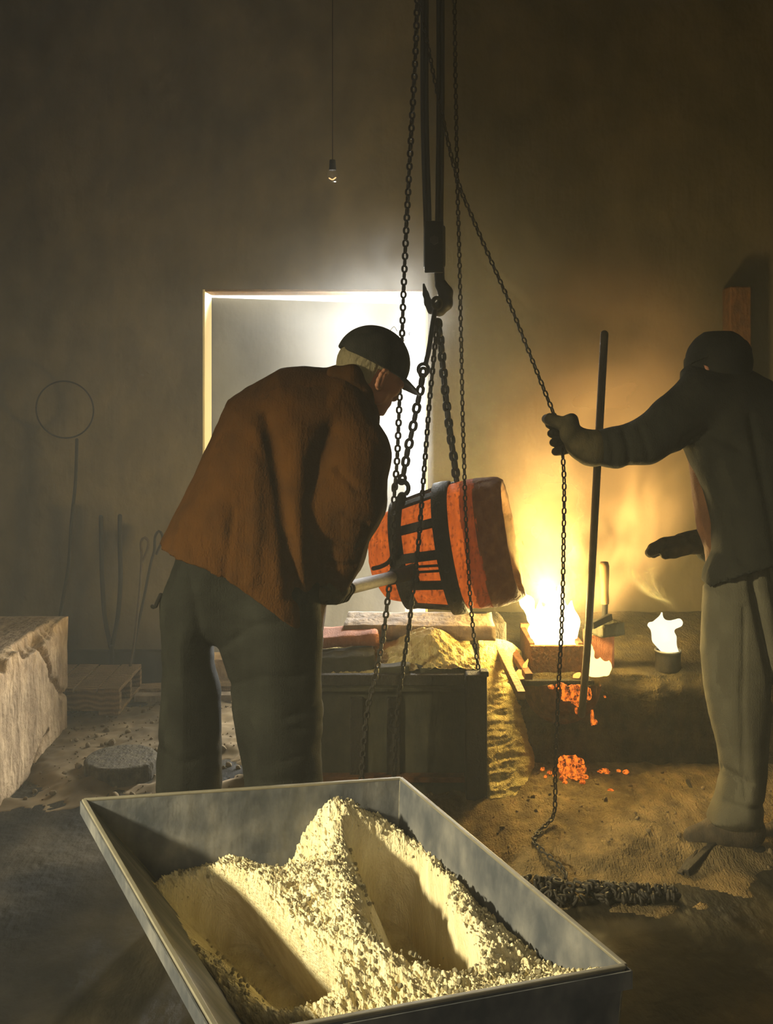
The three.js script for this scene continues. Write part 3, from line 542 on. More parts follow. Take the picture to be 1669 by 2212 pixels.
Object.assign(M, {
  skin: mat({ color: 0xa06a4a, roughness: 0.6, bumpMap: again(grainTex, 14), bumpScale: 0.0008 }),
  suede: mat({ specularIntensity: 0.12, map: again(mottle([0.2, 0.12, 0.035], [0.275, 0.165, 0.045], 6, 6, 21), 2), roughness: 0.95, bumpMap: again(grainTex, 7), bumpScale: 0.002 }),
  jeans: mat({ specularIntensity: 0.12, map: again(mottle([0.09, 0.09, 0.075], [0.15, 0.15, 0.125], 6, 6, 22), 2), roughness: 0.9, bumpMap: again(grainTex, 12), bumpScale: 0.0015 }),
  paleJeans: mat({ specularIntensity: 0.12, map: again(mottle([0.29, 0.27, 0.21], [0.37, 0.345, 0.27], 5, 5, 23), 2), roughness: 0.95, bumpMap: again(grainTex, 12), bumpScale: 0.0015 }),
  darkCloth: mat({ specularIntensity: 0.12, map: again(mottle([0.1, 0.1, 0.08], [0.15, 0.145, 0.115], 6, 5, 24), 2), roughness: 0.95, bumpMap: again(grainTex, 9), bumpScale: 0.0015 }),
  capCloth: mat({ specularIntensity: 0.12, map: again(mottle([0.16, 0.16, 0.14], [0.23, 0.22, 0.19], 8, 4, 25), 4), roughness: 0.9, bumpMap: again(grainTex, 16), bumpScale: 0.001 }),
  gloveHide: mat({ specularIntensity: 0.12, map: again(mottle([0.2, 0.18, 0.12], [0.3, 0.26, 0.17], 8, 5, 26), 4), roughness: 0.9, bumpMap: again(grainTex, 10), bumpScale: 0.0015 }),
  apron: mat({ map: again(mottle([0.27, 0.165, 0.08], [0.37, 0.235, 0.12], 6, 5, 27), 3), roughness: 0.85, bumpMap: again(grainTex, 8), bumpScale: 0.002 }),
  greyHair: mat({ color: 0x8a7c58, roughness: 0.7, bumpMap: again(grainTex, 30, 6), bumpScale: 0.002 }),
  boot: mat({ map: again(mottle([0.2, 0.17, 0.12], [0.32, 0.27, 0.19], 8, 5, 28), 4), roughness: 0.8, bumpMap: again(grainTex, 8), bumpScale: 0.002 }),
  sole: mat({ color: 0x1d1a14, roughness: 0.9 }),
});
// ---- the man on the left, bending forward over the handle, seen from behind
{
  const D = 2.92, px = D / FOCAL, L = (x, y, d = 0) => at(x, y, D + d), man = thing('person', 'man in brown suede jacket and peaked cap bending forward, seen from behind', 'person', L(520, 1980).setY(0));
  const lean = (x, y) => -D - 0.10 * sstep(y, 0.9, 1.6) - 0.04 * sstep(x, -0.3, 0.1);
  const h = headFrame(L(804, 803, 0.1), V(0.74, -0.36, -0.56), V(0.36, 0.93, 0)); h.u.multiplyScalar(1); 
  // body inside the clothes, one surface
  const legs = [[V(-0.555, 0.96, -D), V(-0.578, 0.52, -D + 0.01), V(-0.565, 0.1, -D - 0.02)], [V(-0.36, 0.93, -D + 0.02), V(-0.305, 0.5, -D + 0.06), V(-0.29, 0.1, -D + 0.03)]];
  const inner = join([...legs.flatMap(([a, b, c]) => [bone(a, 0.05, b, 0.045), bone(b, 0.045, c, 0.036), bone(c, 0.036, c.clone().add(V(0.05, -0.04, -0.06)), 0.03)]),
    bone(V(-0.46, 1.03, -D), 0.085, V(-0.3, 1.22, -D - 0.04), 0.1), bone(V(-0.3, 1.22, -D - 0.04), 0.1, L(700, 880, 0.1), 0.1), bone(L(640, 860, 0.1), 0.06, L(770, 890, 0.06), 0.05),
    bone(L(765, 890, 0.03), 0.05, L(768, 1030, -0.01), 0.04), bone(L(768, 1030, -0.01), 0.04, L(728, 1240, 0.0), 0.028), bone(L(745, 865, 0.1), 0.06, L(792, 825, 0.1), 0.055)], 0.018);
  const face = headShape(h), neck = bone(L(752, 855, 0.1), 0.062, h.p(0, -0.035, -0.028), 0.057);
  const bodyGeo = mergeGeometries([net(inner, [...legs.flat(), L(840, 840, 0.12), L(400, 1990), L(730, 1300)], 0.12, 0.014), net((x, y, z) => smin(face(x, y, z), neck(x, y, z), 0.03), [h.p(0.1, 0.13, 0.13), h.p(-0.1, -0.14, -0.12), L(745, 870, 0.16), L(890, 720, 0.02)], 0.03, 0.0035)]);
  part(man, 'body', cloth(bodyGeo), M.skin);
  // hair: a short fringe at the nape below the cap
  const hairF = (x, y, z) => { const [a, b, c] = h.q(x, y, z), d = ell(h, [0, 0.012, -0.02], [0.081, 0.1, 0.102])(x, y, z); return Math.max(d + 0.003 * n3(a * 160, b * 60, c * 160), b - 0.045, c + 0.036 - 0.05 * (b > 0.01), -b - 0.055 + 0.3 * Math.max(0, c + 0.05)); };
  part(man, 'hair', cloth(net(hairF, [h.p(0.1, 0.08, 0.03), h.p(-0.1, -0.08, -0.14)], 0.04, 0.004)), M.greyHair);
  // cap with its peak and the strap arch at the back
  const dome = ell(h, [0, 0.028, -0.012], [0.092, 0.106, 0.12]), arch = bone(h.p(0, 0.0, -0.14), 0.028, h.p(0, 0.006, -0.06), 0.028);
  const capF = (x, y, z) => { const b = (x - h.C.x) * h.u.x + (y - h.C.y) * h.u.y + (z - h.C.z) * h.u.z, c = (x - h.C.x) * h.f.x + (y - h.C.y) * h.f.y + (z - h.C.z) * h.f.z; return Math.max(dome(x, y, z), -(dome(x, y, z) + 0.014), 0.018 - b + 0.04 * clamp(-c, -0.1, 0.1), -arch(x, y, z)); };
  const cap = part(man, 'cap', cloth(net(capF, [h.p(0.12, 0.16, 0.13), h.p(-0.12, -0.02, -0.13)], 0.07, 0.0045)), M.capCloth);
  const bill = (x, y, z) => { const [a, b, c] = h.q(x, y, z), w = b - (0.026 - 0.32 * Math.max(0, c - 0.09) - 2.2 * a * a); return Math.max(Math.abs(w) - 0.0035, Math.hypot(a / 0.082, (c - 0.075) / 0.105) * 0.08 - 0.08, 0.06 - c) ; };
  part(cap, 'peak', cloth(net(bill, [h.p(0.1, 0.05, 0.2), h.p(-0.1, -0.06, 0.05)], 0.03, 0.003)).translate(0, 0, 0), M.capCloth);
  part(man, 'glasses_temple', beam(h.p(0.083, 0.012, 0.0), h.p(0.08, 0.01, 0.07), 0.011, 0.003, 0.001, h.s), M.zincEdge);
  // wisps of hair standing up from the crown
  for (let i = 0; i < 5; i++) { const a = rr(-0.04, 0.04), c = rr(-0.02, 0.07), t = rr(0.02, 0.045); part(man, 'hair_wisp', tube([h.p(a, 0.118, c), h.p(a * 1.1, 0.13 + t * 0.5, c + 0.006), h.p(a * 1.2 + 0.01, 0.13 + t * 0.75, c + 0.02), h.p(a + 0.015, 0.128 + t * 0.55, c + 0.036)], 0.0007, 12, 5), M.greyHair); }
  // jacket: torso and right sleeve
  const hem = sdPoly(outline(D, 344, 1172, 388, 1082, 430, 988, 463, 908, 480, 864, 500, 850, 545, 822, 595, 793, 650, 789, 700, 791, 728, 784, 750, 779, 776, 790, 796, 822, 810, 862, 820, 900, 816, 1000, 790, 1100, 742, 1200, 708, 1290, 702, 1330, 695, 1374, 660, 1342, 600, 1293, 560, 1263, 520, 1239, 470, 1214, 410, 1192));
  const torso = puffed(outline(D, 330, 1215, 344, 1172, 388, 1082, 430, 988, 463, 908, 480, 864, 500, 850, 545, 822, 595, 793, 650, 789, 700, 791, 728, 784, 750, 779, 776, 790, 796, 822, 810, 862, 820, 900, 816, 1000, 790, 1100, 742, 1200, 712, 1290, 708, 1400, 690, 1490, 600, 1440, 500, 1370, 400, 1330), lean, 0.165, 1.1);
  const arm = join([bone(L(742, 885, 0.03), 0.084, L(770, 985, -0.02), 0.089), bone(L(770, 985, -0.02), 0.089, L(764, 1085, -0.04), 0.083), bone(L(764, 1085, -0.04), 0.083, L(736, 1195, -0.02), 0.062), bone(L(736, 1195, -0.02), 0.062, L(722, 1268, 0.0), 0.044)], 0.05);
  const folds = [crease(D, 0.05, 0.02, 582, 900, 596, 951, 614, 1043, 627, 1139, 645, 1260), crease(D, 0.06, 0.028, 715, 930, 690, 1005, 678, 1082, 690, 1197, 700, 1300), crease(D, -0.022, 0.026, 652, 930, 664, 1082, 674, 1150), crease(D, -0.02, 0.02, 560, 1000, 568, 1120, 560, 1230), crease(D, 0.02, 0.014, 640, 1150, 655, 1250, 668, 1330), crease(D, 0.012, 0.012, 520, 1090, 512, 1180, 505, 1230), crease(D, 0.02, 0.01, 748, 1100, 790, 1120), crease(D, 0.018, 0.009, 720, 1160, 775, 1175), crease(D, 0.018, 0.009, 712, 1205, 765, 1212), crease(D, 0.02, 0.012, 735, 1010, 775, 1050, 822, 1062)];
  const jacketF = (x, y, z) => {
    const t = torso(x, y, z); if (t > 0.12 && arm(x, y, z) > 0.12) return Math.min(t, 0.12);
    let d = smin(Math.max(t, hem(x, y)), arm(x, y, z), 0.028), k = 0;
    if (z > lean(x, y)) for (const f of folds) k += f(x, y);
    d += k * 0.38 * sstep(z - lean(x, y), 0.0, 0.08) + 0.012 * fbm(x * 7 + y * 2, y * 3, z * 7, 3) + 0.003 * ridge(x * 22, y * 9, z * 22, 2);
    return d;
  };
  const jacket = part(man, 'jacket', cloth(net(jacketF, [L(330, 1390), L(850, 770)], 0.22, 0.0085)), M.suede);
  part(jacket, 'collar', cloth(net((x, y, z) => { const a = join([bone(L(722, 806, 0.02), 0.022, L(760, 808, 0.0), 0.022), bone(L(760, 808, 0.0), 0.022, L(786, 852, 0.02), 0.02), bone(L(786, 852, 0.02), 0.02, L(804, 898, 0.03), 0.016)], 0.03)(x, y, z); return a + 0.004 * fbm(x * 20, y * 20, z * 20, 2); }, [L(715, 770, -0.1), L(830, 900, 0.1)], 0.04, 0.006)), M.suede);
  // trousers
  const slacks = puffed(outline(D, 420, 1090, 480, 1100, 620, 1180, 694, 1250, 701, 1370, 696, 1430, 700, 1500, 704, 1545, 698, 1600, 700, 1690, 690, 1965, 548, 1965, 530, 1690, 512, 1600, 503, 1540, 497, 1480, 478, 1418, 462, 1394, 463, 1432, 477, 1480, 478, 1560, 478, 1690, 462, 1965, 348, 1965, 337, 1690, 341, 1580, 350, 1450, 347, 1380, 344, 1300), (x) => -D + 0.05 * sstep(x, -0.42, -0.3), 0.115, 1.0);
  const pleats = [crease(D, 0.016, 0.01, 690, 1500, 630, 1512), crease(D, 0.016, 0.009, 700, 1545, 640, 1535), crease(D, 0.014, 0.008, 700, 1585, 630, 1600), crease(D, 0.02, 0.014, 470, 1400, 560, 1330, 640, 1310), crease(D, 0.016, 0.012, 500, 1470, 580, 1430, 660, 1430), crease(D, 0.014, 0.01, 560, 1650, 640, 1640, 690, 1655), crease(D, 0.014, 0.01, 570, 1680, 650, 1668), crease(D, 0.018, 0.012, 420, 1200, 440, 1300, 450, 1390), crease(D, 0.012, 0.01, 345, 1600, 420, 1620, 475, 1600)];
  const trouserF = (x, y, z) => { const t = slacks(x, y, z); if (t > 0.1) return t; let k = 0; if (z > -D - 0.02) for (const f of pleats) k += f(x, y); return t + k * 0.35 + 0.008 * fbm(x * 8, y * 5, z * 8, 3) + 0.004 * ridge(x * 9, y * 20, z * 9, 2); };
  part(man, 'trousers', cloth(net(trouserF, [L(330, 1975), L(712, 1080)], 0.16, 0.0095)), M.jeans);
  part(man, 'belt_clip', tube([L(347, 1285, -0.02), L(340, 1300, -0.04), L(334, 1312, -0.05), L(329, 1310, -0.05)], 0.006, 10, 7), M.iron);
  for (const [x, z] of [[-0.565, -D - 0.0], [-0.29, -D + 0.05]]) {
    const b = part(man, 'boot', cloth(net(join([bone(V(x, 0.12, z), 0.055, V(x, 0.06, z), 0.05), bone(V(x, 0.05, z), 0.045, V(x + 0.1, 0.045, z - 0.11), 0.04), bone(V(x + 0.1, 0.045, z - 0.11), 0.04, V(x + 0.13, 0.04, z - 0.14), 0.034)], 0.03), [V(x - 0.06, 0.0, z + 0.06), V(x + 0.17, 0.18, z - 0.18)], 0.03, 0.008)), M.boot);
    part(b, 'sole', cloth(net(join([bone(V(x, 0.012, z), 0.05, V(x + 0.12, 0.012, z - 0.13), 0.045)], 0.02), [V(x - 0.06, 0.0, z + 0.06), V(x + 0.18, 0.03, z - 0.19)], 0.001, 0.008)), M.sole);
  }
  const gripA = at(885, 1238, 3.72).sub(at(722, 1277, 2.96)).normalize(), gc = at(722, 1277, 2.96);
  const g = fistShape(gc.clone().add(V(0, 0, 0)), gripA, V(-0.25, 0.75, 0.6), L(722, 1245, -0.005), 1.12);
  const cuff = bone(L(724, 1238, 0.0), 0.046, L(722, 1262, 0.0), 0.043);
  part(man, 'glove', cloth(net((x, y, z) => smin(g(x, y, z), cuff(x, y, z), 0.015), [gc], 0.11, 0.0042)), M.gloveHide);
}
// ---- the man on the right, holding the thin chain at arm's length
{
  const D = 3.32, L = (x, y, d = 0) => at(x, y, D + d), man = thing('person', 'man in dark jacket and grey jeans holding a thin chain with outstretched gloved hand', 'person', L(1600, 1843).setY(0));
  const lean = (x, y) => -D - 0.08 * sstep(y, 1.0, 1.6);
  const h = headFrame(L(1548, 800, 0.08), V(-0.55, -0.3, -0.75), V(-0.1, 0.95, -0.1));
  const legs = [[L(1600, 1220), L(1595, 1500, -0.03), L(1598, 1770, -0.01)], [L(1740, 1220), L(1745, 1500, -0.03), L(1750, 1770, 0.05)]];
  const inner = join([...legs.flatMap(([a, b, c]) => [bone(a, 0.05, b, 0.045), bone(b, 0.045, c, 0.036), bone(c, 0.036, c.clone().add(V(-0.1, -0.06, 0)), 0.03)]), bone(L(1670, 1190), 0.07, L(1640, 1000, 0.04), 0.1), bone(L(1640, 1000, 0.04), 0.1, L(1610, 880, 0.06), 0.1), bone(L(1530, 880, 0.04), 0.06, L(1740, 910, 0.06), 0.06), bone(L(1510, 885, 0.02), 0.055, L(1392, 952), 0.042), bone(L(1392, 952), 0.042, L(1275, 966), 0.03), bone(L(1590, 860, 0.08), 0.06, L(1560, 830, 0.08), 0.055)], 0.04);
  const face = headShape(h), neck = bone(L(1590, 870, 0.08), 0.065, h.p(0, -0.04, -0.025), 0.06);
  part(man, 'body', cloth(mergeGeometries([net(inner, [...legs.flat(), L(1270, 1000), L(1790, 800)], 0.13, 0.014), net((x, y, z) => smin(face(x, y, z), neck(x, y, z), 0.03), [h.p(0.1, 0.13, 0.13), h.p(-0.1, -0.14, -0.12), L(1600, 880, 0.12)], 0.03, 0.004)])), M.skin);
  const capF = (x, y, z) => { const [a, b, c] = h.q(x, y, z), d = ell(h, [0, 0.022, -0.014], [0.097, 0.113, 0.115])(x, y, z); return Math.max(d + 0.003 * fbm(x * 30, y * 30, z * 30, 2), Math.min(0.036 - b, Math.max(c - 0.05, -b - 0.1))); };
  const cap = part(man, 'knit_cap', cloth(net(capF, [h.p(0.12, 0.15, 0.13), h.p(-0.12, -0.12, -0.14)], 0.03, 0.005)), M.darkCloth);
  part(cap, 'cuff_band', cloth(net((x, y, z) => { const [a, b, c] = h.q(x, y, z), d = ell(h, [0, 0.02, -0.014], [0.101, 0.118, 0.119])(x, y, z), q = b - 0.03; return Math.max(d, -q, q - 0.035); }, [h.p(0.12, 0.15, 0.13), h.p(-0.12, -0.08, -0.14)], 0.03, 0.005)), M.darkCloth);
  const hem = sdPoly(outline(D, 1486, 800, 1476, 880, 1472, 945, 1496, 1000, 1520, 1060, 1536, 1130, 1540, 1190, 1522, 1232, 1516, 1266, 1546, 1244, 1580, 1226, 1640, 1208, 1720, 1204, 1800, 1212, 1812, 1050, 1792, 930, 1745, 862, 1680, 818, 1628, 795, 1600, 780, 1500, 785));
  const torso = puffed(outline(D, 1486, 800, 1476, 880, 1472, 945, 1496, 1000, 1520, 1060, 1536, 1130, 1540, 1190, 1520, 1232, 1514, 1270, 1514, 1380, 1560, 1400, 1800, 1400, 1815, 1212, 1812, 1050, 1792, 930, 1745, 862, 1680, 818, 1628, 795, 1600, 780, 1500, 785), lean, 0.17, 0.9);
  const arm = join([bone(L(1515, 872, 0.02), 0.105, L(1450, 915, 0.0), 0.086), bone(L(1450, 915, 0.0), 0.086, L(1390, 953), 0.072), bone(L(1390, 953), 0.072, L(1330, 966), 0.062), bone(L(1330, 966), 0.062, L(1282, 968), 0.055)], 0.03);
  const arm2 = join([bone(L(1770, 900, 0.05), 0.1, L(1745, 1080, 0.2), 0.07), bone(L(1745, 1080, 0.2), 0.07, L(1530, 1185, 0.3), 0.05)], 0.04);
  const folds = [crease(D, 0.011, 0.012, 1372, 925, 1390, 985), crease(D, 0.012, 0.01, 1340, 935, 1352, 1000), crease(D, 0.009, 0.01, 1310, 940, 1318, 1002), crease(D, 0.03, 0.02, 1470, 950, 1520, 930, 1570, 960), crease(D, 0.025, 0.02, 1530, 1000, 1560, 1100, 1580, 1200), crease(D, 0.02, 0.014, 1600, 900, 1620, 1050, 1640, 1190)];
  const jacketF = (x, y, z) => { const t = torso(x, y, z), a = Math.min(arm(x, y, z), arm2(x, y, z)); if (t > 0.1 && a > 0.1) return 0.1; let k = 0; if (z > lean(x, y)) for (const f of folds) k += f(x, y); return smin(Math.max(t, hem(x, y)), a, 0.03) + k * 0.6 + 0.011 * fbm(x * 7, y * 4, z * 7, 3) + 0.003 * ridge(x * 20, y * 10, z * 20, 2); };
  part(man, 'jacket', cloth(net(jacketF, [L(1265, 1280), L(1830, 770), L(1500, 1000, 0.2)], 0.2, 0.0095)), M.darkCloth);
  part(man, 'apron', cloth(net((x, y, z) => puffed(outline(D + 0.12, 1462, 950, 1478, 1000, 1488, 1080, 1496, 1140, 1512, 1180, 1519, 1226, 1512, 1268, 1560, 1246, 1580, 1180, 1570, 1100, 1550, 1020, 1520, 955), () => -D - 0.07, 0.05, 1)(x, y, z) + 0.008 * fbm(x * 18, y * 7, z * 18, 3), [L(1460, 1275, 0.2), L(1590, 940, 0.05)], 0.03, 0.006)), M.apron);
  const slacks = puffed(outline(D, 1560, 1150, 1600, 1130, 1700, 1120, 1800, 1130, 1808, 1190, 1812, 1500, 1800, 1805, 1712, 1805, 1690, 1600, 1672, 1480, 1662, 1560, 1652, 1690, 1642, 1785, 1600, 1798, 1560, 1792, 1524, 1774, 1545, 1720, 1557, 1670, 1548, 1610, 1530, 1545, 1519, 1480, 1513, 1400, 1517, 1320, 1518, 1268, 1540, 1240), () => -D, 0.105, 0.95);
  const pleats = [crease(D, 0.05, 0.014, 1600, 1205, 1606, 1260, 1622, 1340, 1640, 1430, 1660, 1500), crease(D, 0.045, 0.012, 1640, 1195, 1648, 1260, 1664, 1340, 1680, 1400), crease(D, 0.016, 0.01, 1550, 1650, 1600, 1670), crease(D, 0.014, 0.01, 1560, 1720, 1640, 1730), crease(D, 0.01, 0.008, 1585, 1300, 1580, 1500, 1590, 1700)];
  const trouserF = (x, y, z) => { const t = slacks(x, y, z); if (t > 0.1) return t; let k = 0; if (z > -D) for (const f of pleats) k += f(x, y); return t + k * 0.55 + 0.008 * fbm(x * 8, y * 5, z * 8, 3) + 0.0025 * ridge(x * 12, y * 22, z * 12, 2); };
  part(man, 'trousers', cloth(net(trouserF, [L(1500, 1815), L(1825, 1110)], 0.14, 0.0095)), M.paleJeans);
  for (const [dx, dz] of [[0, 0], [150, 0.06]]) {
    const B = (x, y) => L(x + dx, y, dz).add(V(0, 0.008, 0)), bootF = join([bone(B(1497, 1812), 0.032, B(1560, 1800), 0.048), bone(B(1560, 1800), 0.048, B(1618, 1800), 0.05), bone(B(1600, 1790), 0.058, B(1598, 1755), 0.06)], 0.035);
    const b = part(man, 'boot', cloth(net((x, y, z) => Math.max(bootF(x, y, z), 0.008 - y), [B(1475, 1850), B(1650, 1740)], 0.07, 0.007)), M.boot);
    part(b, 'sole', cloth(net((x, y, z) => Math.max(join([bone(B(1497, 1836), 0.04, B(1560, 1836), 0.05), bone(B(1560, 1836), 0.05, B(1622, 1836), 0.046)], 0.02)(x, y, z), y - 0.03, 0.004 - y), [B(1470, 1850), B(1650, 1820)], 0.05, 0.007)), M.sole);
  }
  const c = at(1212, 942, 3.355), axis = at(1214, 965, 3.35).sub(at(1200, 905, 3.36)).normalize();
  const g = fistShape(c, axis.clone().negate(), V(0.75, 0.0, 0.66), L(1262, 960), 1.3), cuff = join([bone(L(1258, 962), 0.05, L(1274, 967), 0.058), bone(L(1274, 967), 0.058, L(1282, 968), 0.06)], 0.01);
  part(man, 'glove', cloth(net((x, y, z) => smin(g(x, y, z), cuff(x, y, z), 0.02), [c, L(1275, 967)], 0.09, 0.0042)), M.gloveHide);
  // the other gloved hand reaching forward past the apron
  const Q = (x, y, d) => at(x, y, d), fing = [0, 1, 2, 3].map((i) => { const o = 3.54 + i * 0.024, k = [0, 3, 2, -6][i]; return join([bone(Q(1466, 1172 + i * 2, o), 0.026, Q(1436 - k, 1176 + i, o), 0.025), bone(Q(1436 - k, 1176 + i, o), 0.025, Q(1414 - k, 1185 + i, o), 0.021), bone(Q(1414 - k, 1185 + i, o), 0.021, Q(1405 - k, 1193 + i, o + 0.006), 0.016)], 0.004); });
  const palm2 = join([bone(Q(1470, 1172, 3.55), 0.026, Q(1472, 1174, 3.61), 0.025), bone(Q(1472, 1173, 3.58), 0.032, Q(1500, 1172, 3.59), 0.034)], 0.02), thumb2 = join([bone(Q(1484, 1184, 3.53), 0.024, Q(1455, 1192, 3.51), 0.022), bone(Q(1455, 1192, 3.51), 0.022, Q(1436, 1198, 3.52), 0.017)], 0.008);
  const c2 = Q(1440, 1182, 3.57), g2 = (x, y, z) => { let d = palm2(x, y, z); for (const f of fing) d = smin(d, f(x, y, z), 0.004); return smin(d, thumb2(x, y, z), 0.008); }, cuff2 = join([bone(Q(1494, 1172, 3.59), 0.04, Q(1530, 1168, 3.62), 0.05)], 0.01);
  part(man, 'glove', cloth(net((x, y, z) => smin(g2(x, y, z), cuff2(x, y, z), 0.02), [c2, at(1530, 1175, 3.62)], 0.1, 0.005)), M.gloveHide);
}
// ---------------------------------------------------------------- sand bank, mould box, pouring basin
const bankTop = (x) => 0.388 + 0.012 * fbm(x * 4, 3, 1, 3);
{
  const g = grid(330, 150, (u, v) => {                                 // v: 0 foot of the front face .. 0.55 top edge .. 1 wall
    const x = lerp(0.37, RX - 0.03, u), slope = 0, zf = -3.96 + 0.2 * slope + 0.03 * fbm(x * 5, 2, 0, 3);
    let y, z;
    if (v < 0.55) { const t = v / 0.55; y = lerp(-0.03, bankTop(x) + 0.07 * slope, t ** lerp(1, 0.9, slope)); z = zf - lerp(0.03, 0.22, slope) * t - 0.05 * sstep(t, 0.8, 1) ** 2; }
    else { const t = (v - 0.55) / 0.45; y = bankTop(x) + 0.07 * slope + 0.012 * Math.sin(t * 3.14); z = lerp(zf - lerp(0.08, 0.27, slope), BACK + 0.06, t); }
    const k = 0.018 * fbm(x * 12, y * 12, z * 12, 4) + 0.012 * ridge(x * 30, y * 60, z * 30, 2) * (0.3 + slope) + 0.01 * Math.abs(fbm(x * 40, y * 40, z * 40, 2));
    return { x, y: y + k * 0.6, z: z + k, u: x, v: y - z };
  });
  solo('sand_bank', g, M.bankSand, 'long bank of packed brown moulding sand behind the floor, carrying the pouring basin', 'sand bank', null, 'stuff');
}
{
  const d = 3.7, z = -d, x0 = -0.42, x1 = at(1050, 0, d).x, top = 0.474, o = thing('mould_flask', 'big blackened iron mould box with a corner post, standing under the crucible', 'mould box', V(0, 0, z - 0.35));
  const b = (w, h, dd, x, y, zz, r = 0.006) => uvBox(placed(box(w, h, dd, r), x, y, zz));
  part(o, 'front_panel', b(x1 - x0 - 0.06, top - 0.03, 0.02, (x0 + x1 - 0.06) / 2, (top - 0.03) / 2 + 0.012, z - 0.03), M.flaskIron);
  part(o, 'end_panel', b(0.02, top - 0.02, 0.62, x1 - 0.012, top / 2, z - 0.34), M.flaskIron);
  part(o, 'end_panel', b(0.02, top - 0.02, 0.62, x0 + 0.012, top / 2, z - 0.34), M.flaskIron);
  part(o, 'back_panel', b(x1 - x0, top - 0.03, 0.02, (x0 + x1) / 2, top / 2, z - 0.66), M.flaskIron);
  part(o, 'corner_post', b(0.076, top + 0.012, 0.07, x1 - 0.038, (top + 0.012) / 2, z - 0.0, 0.008), M.ironBlack);
  part(o, 'post_lug', b(0.03, 0.02, 0.05, x1 - 0.008, top + 0.012, z + 0.0, 0.004), M.ironBlack);
  part(o, 'top_flange', b(x1 - x0 - 0.08, 0.014, 0.05, (x0 + x1 - 0.08) / 2, 0.428, z - 0.006, 0.003), M.flaskIron);
  part(o, 'top_rail', b(x1 - x0 - 0.08, 0.04, 0.03, (x0 + x1 - 0.08) / 2, top - 0.018, z - 0.02, 0.004), M.ironBlack);
  part(o, 'bottom_flange', b(x1 - x0 - 0.08, 0.02, 0.055, (x0 + x1 - 0.08) / 2, 0.105, z - 0.002, 0.003), M.burnt);
  for (const px of [770, 850]) part(o, 'stiffener', b(0.05, top - 0.09, 0.025, at(px, 0, d).x, (top - 0.09) / 2 + 0.01, z - 0.012), M.ironBlack);
  // sand inside the box, heaped
  const sg = grid(170, 120, (u, v) => {
    const x = lerp(x0 + 0.03, x1 - 0.025, u), zz = lerp(z - 0.04, z - 0.64, v);
    const pk = at(930, 1378, 3.95), k = Math.exp(-(((x - pk.x) / 0.13) ** 2)) * Math.exp(-(((zz - pk.z) / 0.16) ** 2));
    let y = top - 0.03 + 0.028 * sstep(x, x0, 0.2) + 0.085 * k + 0.035 * Math.exp(-(((x - 0.08) / 0.2) ** 2)) * sstep(v, 0.15, 0.5) + 0.02 * fbm(x * 9, 1, zz * 9, 4) + 0.014 * Math.max(0, ridge(x * 28, 5, zz * 28, 3));
    return { x, y, z: zz };
  });
  solo('sand_heap', sg, M.moundSand, 'crumbly yellow-lit sand heaped up in the mould box under the slab', 'sand', null, 'stuff');
}
{
  const mk = (w, h, d, amp, s, c = 0.02) => rough(fineBox(w, h, d, c), amp, 9, 3, s);
  const put = (g, p, ry = 0, rz = 0) => placed(g, p.x, p.y, p.z, ry, 0, rz);
  const p1 = at(905, 1362, 4.2);
  solo('refractory_slab', uvBox(put(mk(0.60, 0.055, 0.26, 0.006, 1), V(p1.x, 0.552, -4.16), -0.04), 1), M.slab, 'long pale refractory slab lying across the sand heap below the crucible', 'slab');
  solo('refractory_slab', uvBox(put(mk(0.24, 0.035, 0.2, 0.01, 5), V(at(745, 0, 4.02).x, 0.548, -4.0), 0.15, 0.03), 1), M.brick, 'short broken reddish slab beside the bent man, left of the long pale slab', 'slab');
  solo('support_block', uvBox(put(mk(0.10, 0.16, 0.2, 0.006, 9), V(at(1062, 0, 4.22).x, 0.475, -4.3), 0.1), 1), M.ironBlack, 'dark block standing under the right end of the long pale slab', 'block');
  solo('mould_lump', uvBox(put(mk(0.24, 0.12, 0.16, 0.02, 12), V(at(735, 0, 3.86).x, 0.46, -3.87), 0.1), 1), M.flaskIron, 'dark rounded lump of old mould under the short reddish slab', 'lump');
  solo('mould_lump', uvBox(put(mk(0.11, 0.035, 0.07, 0.014, 14), V(at(850, 0, 3.78).x, 0.478, -3.77), 0.0), 1), M.flaskIron, 'small dark lump lying on the yellow sand between the two hanging chains', 'lump');
  solo('mould_lump', uvBox(put(mk(0.08, 0.03, 0.06, 0.012, 17), V(at(925, 0, 3.78).x, 0.478, -3.77), 0.3), 1), M.flaskIron, 'small dark lump at the foot of the yellow sand heap right of the chains', 'lump');
  // timbers leaning beside the basin
  solo('timber', uvBox(beam(at(1078, 1404, 4.16), at(1126, 1503, 3.72), 0.032, 0.03, 0.003, V(1, 0, 0))), M.wood, 'square timber slanting down the sand slope beside the pouring basin, its dark end towards us', 'timber');
  solo('timber', uvBox(beam(at(1100, 1396, 4.3), at(1142, 1462, 3.92), 0.026, 0.03, 0.003, V(1, 0, 0))), M.burnt, 'shorter timber between the pouring basin and the longer square timber', 'timber');
}
